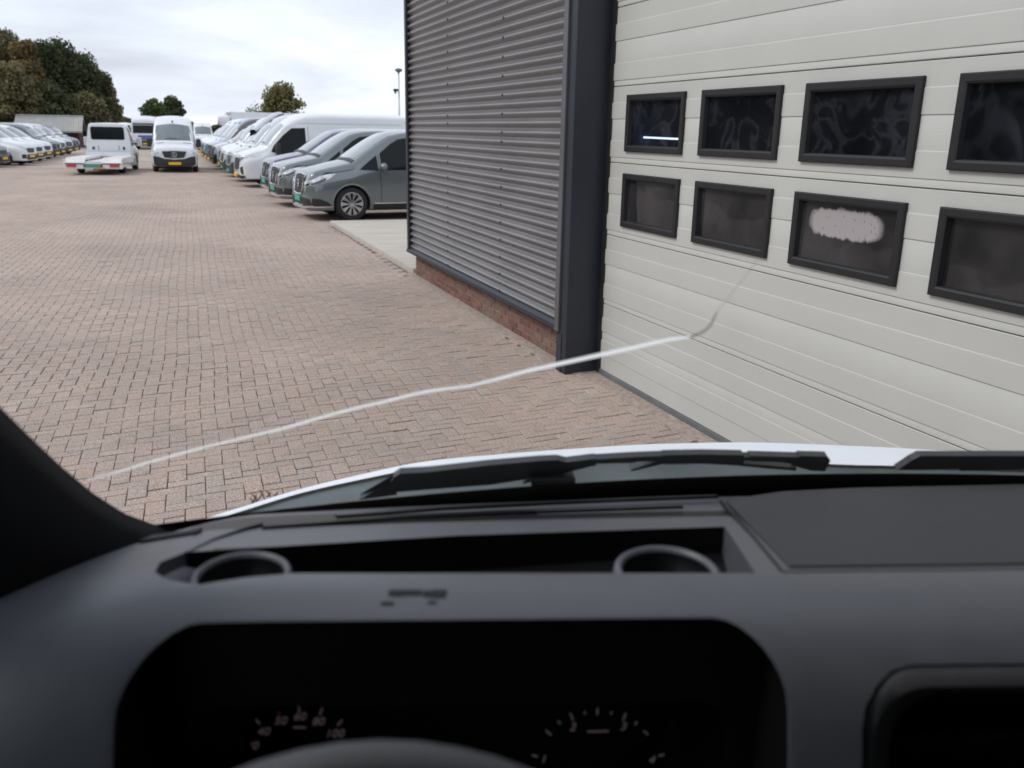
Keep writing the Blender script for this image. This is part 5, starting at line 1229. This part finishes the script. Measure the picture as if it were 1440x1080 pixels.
# --- windscreen with the long crack
def wsp(u, w): return Vector((u, vb(u)-WK*w, WZ0+w))
UL, UR = -.62, 1.86
wsu = np.linspace(UL, UR, 40); wsw = np.linspace(-.05, .92, 16)
mb = MB(); mb.grid([[wsp(float(u), float(w_)) for u in wsu] for w_ in wsw]); ws = mb.obj('windscreen', glassmat('windscreen_glass', (.965, .975, .97), .35, .012, 4.0), van, smooth=True, fix=False)
def crack(pts, widths, name, mat):
    # smooth polyline, each point put on the glass
    ts = np.arange(len(pts)); q = np.linspace(0, len(pts)-1, len(pts)*8)
    X_ = pchip(ts, [p[0] for p in pts], q); Y_ = pchip(ts, [p[1] for p in pts], q); Wd = pchip(ts, widths, q)
    L_, R_ = [], []
    for i in range(len(q)):
        j0, j1 = max(i-1, 0), min(i+1, len(q)-1); t = Vector((X_[j1]-X_[j0], Y_[j1]-Y_[j0])); t.normalize(); nr = Vector((-t.y, t.x))*Wd[i]/2
        L_.append(l_ws(X_[i]+nr.x, Y_[i]+nr.y, -.002)); R_.append(l_ws(X_[i]-nr.x, Y_[i]-nr.y, -.002))
    f_ = Vector((0, .002, 0)); mb = MB(); mb.grid([L_, R_]); mb.grid([[p+f_ for p in L_], [p+f_ for p in R_]]); mb.grid([L_, [p+f_ for p in L_]]); mb.grid([R_, [p+f_ for p in R_]])
    return mb.obj(name, mat, ws)
def crackmat(name, col, a):
    m = bpy.data.materials.new(name); m.use_nodes = True; t = m.node_tree; t.nodes.clear(); L = t.links.new
    o = N(t, 'ShaderNodeOutputMaterial'); tr_ = N(t, 'ShaderNodeBsdfTransparent'); df = N(t, 'ShaderNodeBsdfDiffuse'); df.inputs[0].default_value = (*col, 1); tl = N(t, 'ShaderNodeBsdfTranslucent'); tl.inputs[0].default_value = (*col, 1)
    mx1 = N(t, 'ShaderNodeMixShader'); mx1.inputs[0].default_value = .93; L(df.outputs[0], mx1.inputs[1]); L(tl.outputs[0], mx1.inputs[2])
    co = N(t, 'ShaderNodeTexCoord'); n = N(t, 'ShaderNodeTexNoise'); n.inputs['Scale'].default_value = 25; L(co.outputs['Object'], n.inputs['Vector'])
    mr = N(t, 'ShaderNodeMapRange'); mr.inputs[1].default_value = .3; mr.inputs[2].default_value = .7; mr.inputs[3].default_value = a*.75; mr.inputs[4].default_value = min(1, a*1.1); L(n.outputs['Fac'], mr.inputs[0])
    mx2 = N(t, 'ShaderNodeMixShader'); L(mr.outputs[0], mx2.inputs[0]); L(tr_.outputs[0], mx2.inputs[1]); L(mx1.outputs[0], mx2.inputs[2]); L(mx2.outputs[0], o.inputs[0]); return m
crack([(122, 674), (151, 668), (210, 650), (300, 626), (400, 602), (470, 582), (540, 565), (605, 550), (660, 543)], [1, 2.0, 2.5, 2.7, 3, 3.3, 3.4, 3.6, 3.2], 'crack', crackmat('crack_pale', (1, 1, 1), .97))
crack([(660, 543), (700, 533), (745, 521), (795, 510), (850, 498), (900, 487), (945, 477), (971, 474)], [3.2, 3.9, 4.6, 5.2, 5.6, 5.6, 4.6, 2.6], 'crack', crackmat('crack_bright', (1, 1, 1), .97))
crack([(971, 474), (985, 469), (998, 459), (1008, 440)], [3, 3.4, 3.4, 2.0], 'crack', crackmat('crack_dark', (.22, .22, .23), .5))
crack([(1008, 440), (1018, 427), (1034, 407), (1052, 384), (1066, 366)], [2, 2.6, 2.4, 2, 1], 'crack', crackmat('crack_faint', (.55, .57, .58), .30))
# black border of the glass along the bottom
mb = MB(); rows = []
for w_ in (-.06, -.03, .0, .016): rows.append([wsp(float(u), w_)-Vector((0, .004, 0)) for u in wsu])
mb.grid(rows); mb.obj('glass_border', M_gloom, ws)
# --- A pillars (left one shows): solid along the glass edge
def pillar(edge, out, name):
    rows = []
    for (e_, o_) in zip(edge, out):
        e_, o_ = Vector(e_), Vector(o_); back = Vector((0, -.05, -.02))
        rows.append([e_, e_+Vector((-.01*math.copysign(1, o_.x-e_.x), 0, 0))*0+back*.5, e_*.75+o_*.25+back*1.6, e_*.4+o_*.6+back*2.0, o_+back*1.6, o_, (e_+o_)*.5+Vector((0, .04, .02))])
    mb = MB(); mb.grid(rows, True); n = len(rows[0]); mb.f.append(tuple(range(n))); mb.f.append(tuple(range((len(rows)-1)*n, len(rows)*n))[::-1])
    return mb.obj(name, M_trimin, van, smooth=True)
edge_px = [(330, 748), (262, 744), (215, 737), (175, 722), (130, 693), (85, 655), (40, 612), (0, 572), (-90, 478), (-200, 350), (-330, 180)]
edge = [l_ws(x, y, -.004) for x, y in edge_px]
outp = [Vector((min(p.x-.16, -.52), p.y-.06, p.z-.0)) for p in edge]
for i in range(4): outp[i] = Vector((-.60, edge[i].y-.10, edge[i].z-.08+.02*i))
pillar(edge, outp, 'windscreen_pillar')
e2_ = [wsp(1.74-.02*k, -.05+.97*k/8) for k in range(9)]; pillar(e2_, [p+Vector((.16, -.06, 0)) for p in e2_], 'windscreen_pillar')
# --- cab shell
M_liner = pmat('cab_liner', (.10, .10, .10), .9, var=.1, vscale=8)
mb = MB(); mb.grid([[(u, v_, 2.50+.03*math.sin((v_+1.2)*1.2)) for u in (-.66, -.2, .62, 1.4, 1.90)] for v_ in (-1.3, -.6, .0, .42)]); mb.grid([[(u, v_, 2.57) for u in (-.66, 1.90)] for v_ in (-1.3, .42)]); mb.grid([[(-.66, .42, 2.46), (1.9, .42, 2.46)], [(-.66, .42, 2.57), (1.9, .42, 2.57)]]); VPt(mb, 'roof', M_liner)
mb = MB(); mb.box((-.66, -1.36, .55), (1.90, -1.30, 2.57)); VPt(mb, 'bulkhead', M_liner)
mb = MB(); mb.box((-.66, -1.3, .50), (1.90, .95, .56)); VPt(mb, 'cab_floor', M_liner)
for (u0, u1) in ((-.68, -.60), (1.84, 1.92)):
    mb = MB(); mb.prism([(u0, -1.3, .5), (u0, .98, .5), (u0, .98, 1.63), (u0, .55, 1.56), (u0, -1.3, 1.52)], (u1-u0, 0, 0)); d_ = mb.obj('door', M_trimin, van)
    mb = MB(); mb.box((u0, -1.3, 1.52), (u1, -.9, 2.5)); mb.box((u0, -.9, 2.40), (u1, .42, 2.5)); mb.obj('door_frame', M_trimin, d_)
    um = (u0+u1)/2; mb = MB(); mb.add([(um, -.9, 1.5), (um, .95, 1.56), (um, .42, 2.42), (um, -.9, 2.42)], [(0, 1, 2, 3)]); mb.obj('door_glass', glassmat('door_glass', (.85, .9, .88), .4, .03), d_)
for uu in (-.02, 1.22):
    s_ = empty('seat'); s_.parent = van; s_.location = (uu, -.62, 0)
    MB().bbox((-.24, -.25, .85), (.24, .26, 1.0), .05).obj('seat_cushion', M_trimin, s_)
    MB().bbox((-.24, -.48, .95), (.24, -.34, 1.62), .05).obj('backrest', M_trimin, s_)
    MB().bbox((-.13, -.46, 1.66), (.13, -.37, 1.84), .04).obj('headrest', M_trimin, s_)
# --- bonnet from its outline in the photo
sil = [(150, 800), (215, 765), (280, 736), (350, 713), (420, 691), (500, 671), (600, 650), (700, 639), (800, 631.5), (920, 624.5), (1040, 622), (1200, 627), (1320, 633), (1440, 640), (1600, 652), (1750, 690)]
def crest_v(x): return float(np.interp(x, [150, 280, 420, 600, 800, 1040, 1300, 1600, 1750], [1.22, 1.38, 1.58, 1.80, 1.95, 2.02, 2.0, 1.85, 1.6]))
sx = np.linspace(150, 1750, 60); sy = pchip([p[0] for p in sil], [p[1] for p in sil], sx)
crest = [l_v(float(x), float(y), crest_v(x)) for x, y in zip(sx, sy)]
rear = []
for x, y, p in zip(sx, sy, crest):
    th = float(np.interp(x, [150, 280, 420, 600, 700, 800, 1040, 1200, 1440, 1750], [1.5, 2, 3, 7, 12, 17, 27, 27, 20, 14]))
    v_ = float(np.interp(x, [150, 280, 420, 600, 800, 1040, 1300, 1600, 1750], [1.14, 1.27, 1.40, 1.48, 1.50, 1.50, 1.50, 1.47, 1.35]))
    rear.append(l_v(float(x), float(y)+th, v_))
def mixr(a, b, t, lift=0): return [p.lerp(q, t)+Vector((0, 0, lift)) for p, q in zip(a, b)]
ctrp = Vector((UC, 1.0, 1.2))
def fwdr(dv, dz_, k):
    o_ = []
    for p in crest:
        d = Vector((p.x-UC, p.y-1.0, 0)); d.normalize(); side = abs(d.x)
        o_.append(Vector((p.x+d.x*dv*.6*k, p.y+d.y*dv, p.z-dz_)))
    return o_
rows = [rear, mixr(rear, crest, .35, .006), mixr(rear, crest, .7, .005), crest, fwdr(.08, .035, 1), fwdr(.17, .10, 1), fwdr(.24, .20, 1), fwdr(.29, .36, 1)]
mb = MB(); mb.grid(rows); VPt(mb, 'bonnet', M_hoodp, smooth=True)
rows2 = [fwdr(.295, .38, 1), fwdr(.33, .55, 1), [Vector((p.x, p.y, .62)) for p in fwdr(.34, .6, 1)], [Vector((p.x, p.y, .30)) for p in fwdr(.30, .6, 1)]]
mb = MB(); mb.grid(rows2[:3]); VPt(mb, 'front_panel', M_hoodp, smooth=True)
mb = MB(); mb.grid([[Vector((p.x, p.y, .615)) for p in fwdr(.345, .6, 1)], [Vector((p.x, p.y, .30)) for p in fwdr(.30, .6, 1)]]); VPt(mb, 'bumper', M_bumper, smooth=True)
for sd, u in ((1, -.52), (-1, 1.76)):
    wheel(van, u+.03*sd, 1.15, .36, .22, 'steel', -sd)
for ob in [c for c in van.children if c.name.startswith('wheel')]: ob.rotation_euler.z += math.pi/2
# cowl between glass and bonnet
mb = MB(); lowr = [Vector((p.x*.9+.03, vb(p.x*.9+.03)+.015, WZ0-.045)) for p in rear]
rows = [lowr, [a.lerp(b_, .5)-Vector((0, 0, .012)) for a, b_ in zip(lowr, rear)], [p-Vector((0, .0, .006)) for p in rear], [p-Vector((0, -.05, .05)) for p in rear]]
mb.grid(rows); VPt(mb, 'cowl', pmat('cowl_plastic', (.085, .105, .11), .55, var=.25, vscale=9), smooth=True)
# --- wipers, lying on the outside of the glass near its foot
def wiper(segs, name):
    root = None
    for pts, nm in segs:
        top_, bot_ = pts
        F_ = [l_ws(x, y, .028) for x, y in top_]; B_ = [l_ws(x, y, .028) for x, y in bot_]; f2 = Vector((0, .014, .003))
        mb = MB(); mb.grid([F_, B_]); mb.grid([[p+f2 for p in F_], [p+f2 for p in B_]]); loop = F_+B_[::-1]; mb.grid([loop, [p+f2 for p in loop]], True)
        o = mb.obj(name if root is None else nm, M_wip, root or van)
        if root is None: root = o
M_wip = pmat('wiper_black', (.045, .047, .052), .45, spec=.5, var=.2, vscale=25)
wiper([(([(553, 672), (562, 666), (600, 664), (690, 654), (760, 648), (784, 647), (800, 651)], [(549, 693), (560, 692), (610, 688), (690, 682), (735, 675), (770, 668), (805, 658)]), 'wiper'),
       (([(545, 690), (552, 676), (556, 690)], [(505, 703), (530, 700), (558, 696)]), 'blade_tip'),
       (([(740, 676), (800, 657), (838, 647)], [(735, 681), (800, 664), (838, 654)]), 'blade'),
       (([(796, 650), (837, 645), (838, 645)], [(800, 659), (837, 655), (838, 655)]), 'joint'),
       (([(838, 646), (886, 643), (934, 641)], [(838, 652), (886, 650), (934, 648)]), 'arm'),
       (([(934, 640), (990, 639), (1046, 640)], [(934, 653), (990, 652), (1046, 655)]), 'arm_cover'),
       (([(1046, 643), (1052, 643), (1056, 643)], [(1046, 648), (1052, 648), (1056, 648)]), 'link'),
       (([(1055, 641), (1090, 642), (1126, 643)], [(1055, 649), (1090, 650), (1124, 653)]), 'arm'),
       (([(1125, 641), (1164, 642), (1168, 648)], [(1112, 654), (1140, 662), (1160, 663)]), 'pivot'),
       (([(886, 661), (915, 652), (934, 648)], [(889, 663), (917, 656), (935, 652)]), 'strut'),
       (([(1040, 652), (1080, 655), (1120, 659)], [(1040, 655), (1080, 659), (1120, 662)]), 'strut')], 'wiper')
wiper([(([(1283, 647), (1295, 641), (1370, 641), (1480, 641)], [(1262, 661), (1300, 661), (1370, 659), (1480, 655)]), 'wiper'), (([(1350, 659), (1420, 656), (1480, 653)], [(1350, 662), (1420, 661), (1480, 659)]), 'blade')], 'wiper')
mb = MB(); p = l_ws(775, 674, .02); mb.bbox((p.x-.03, p.y-.01, p.z-.008), (p.x+.035, p.y+.02, p.z+.006), .004); mb.obj('washer_nozzle', M_wip, van)
# dry plant bits caught at the edge of the bonnet
g_ = np.random.default_rng(12); mb = MB()
for k in range(16):
    x_, y_ = g_.uniform(350, 388), g_.uniform(692, 708); y_ = np.interp(x_, [280, 350, 420], [736, 713, 691])-g_.uniform(-1, 12); a = l_v(x_, y_+4, crest_v(x_)); b_ = a+Vector((g_.uniform(-.012, .012), g_.uniform(-.006, .006), g_.uniform(.004, .018)))
    mb.tube([a, (a+b_)/2+Vector((.002, 0, 0)), b_], [.0012, .0016, .0006], 4)
o = mb.obj('dried_weed', pmat('dry_weed', (.10, .055, .04), .9)); o.matrix_world = VZ; tag(o, 'dry brown plant bits caught on the edge of the white bonnet', 'weed')
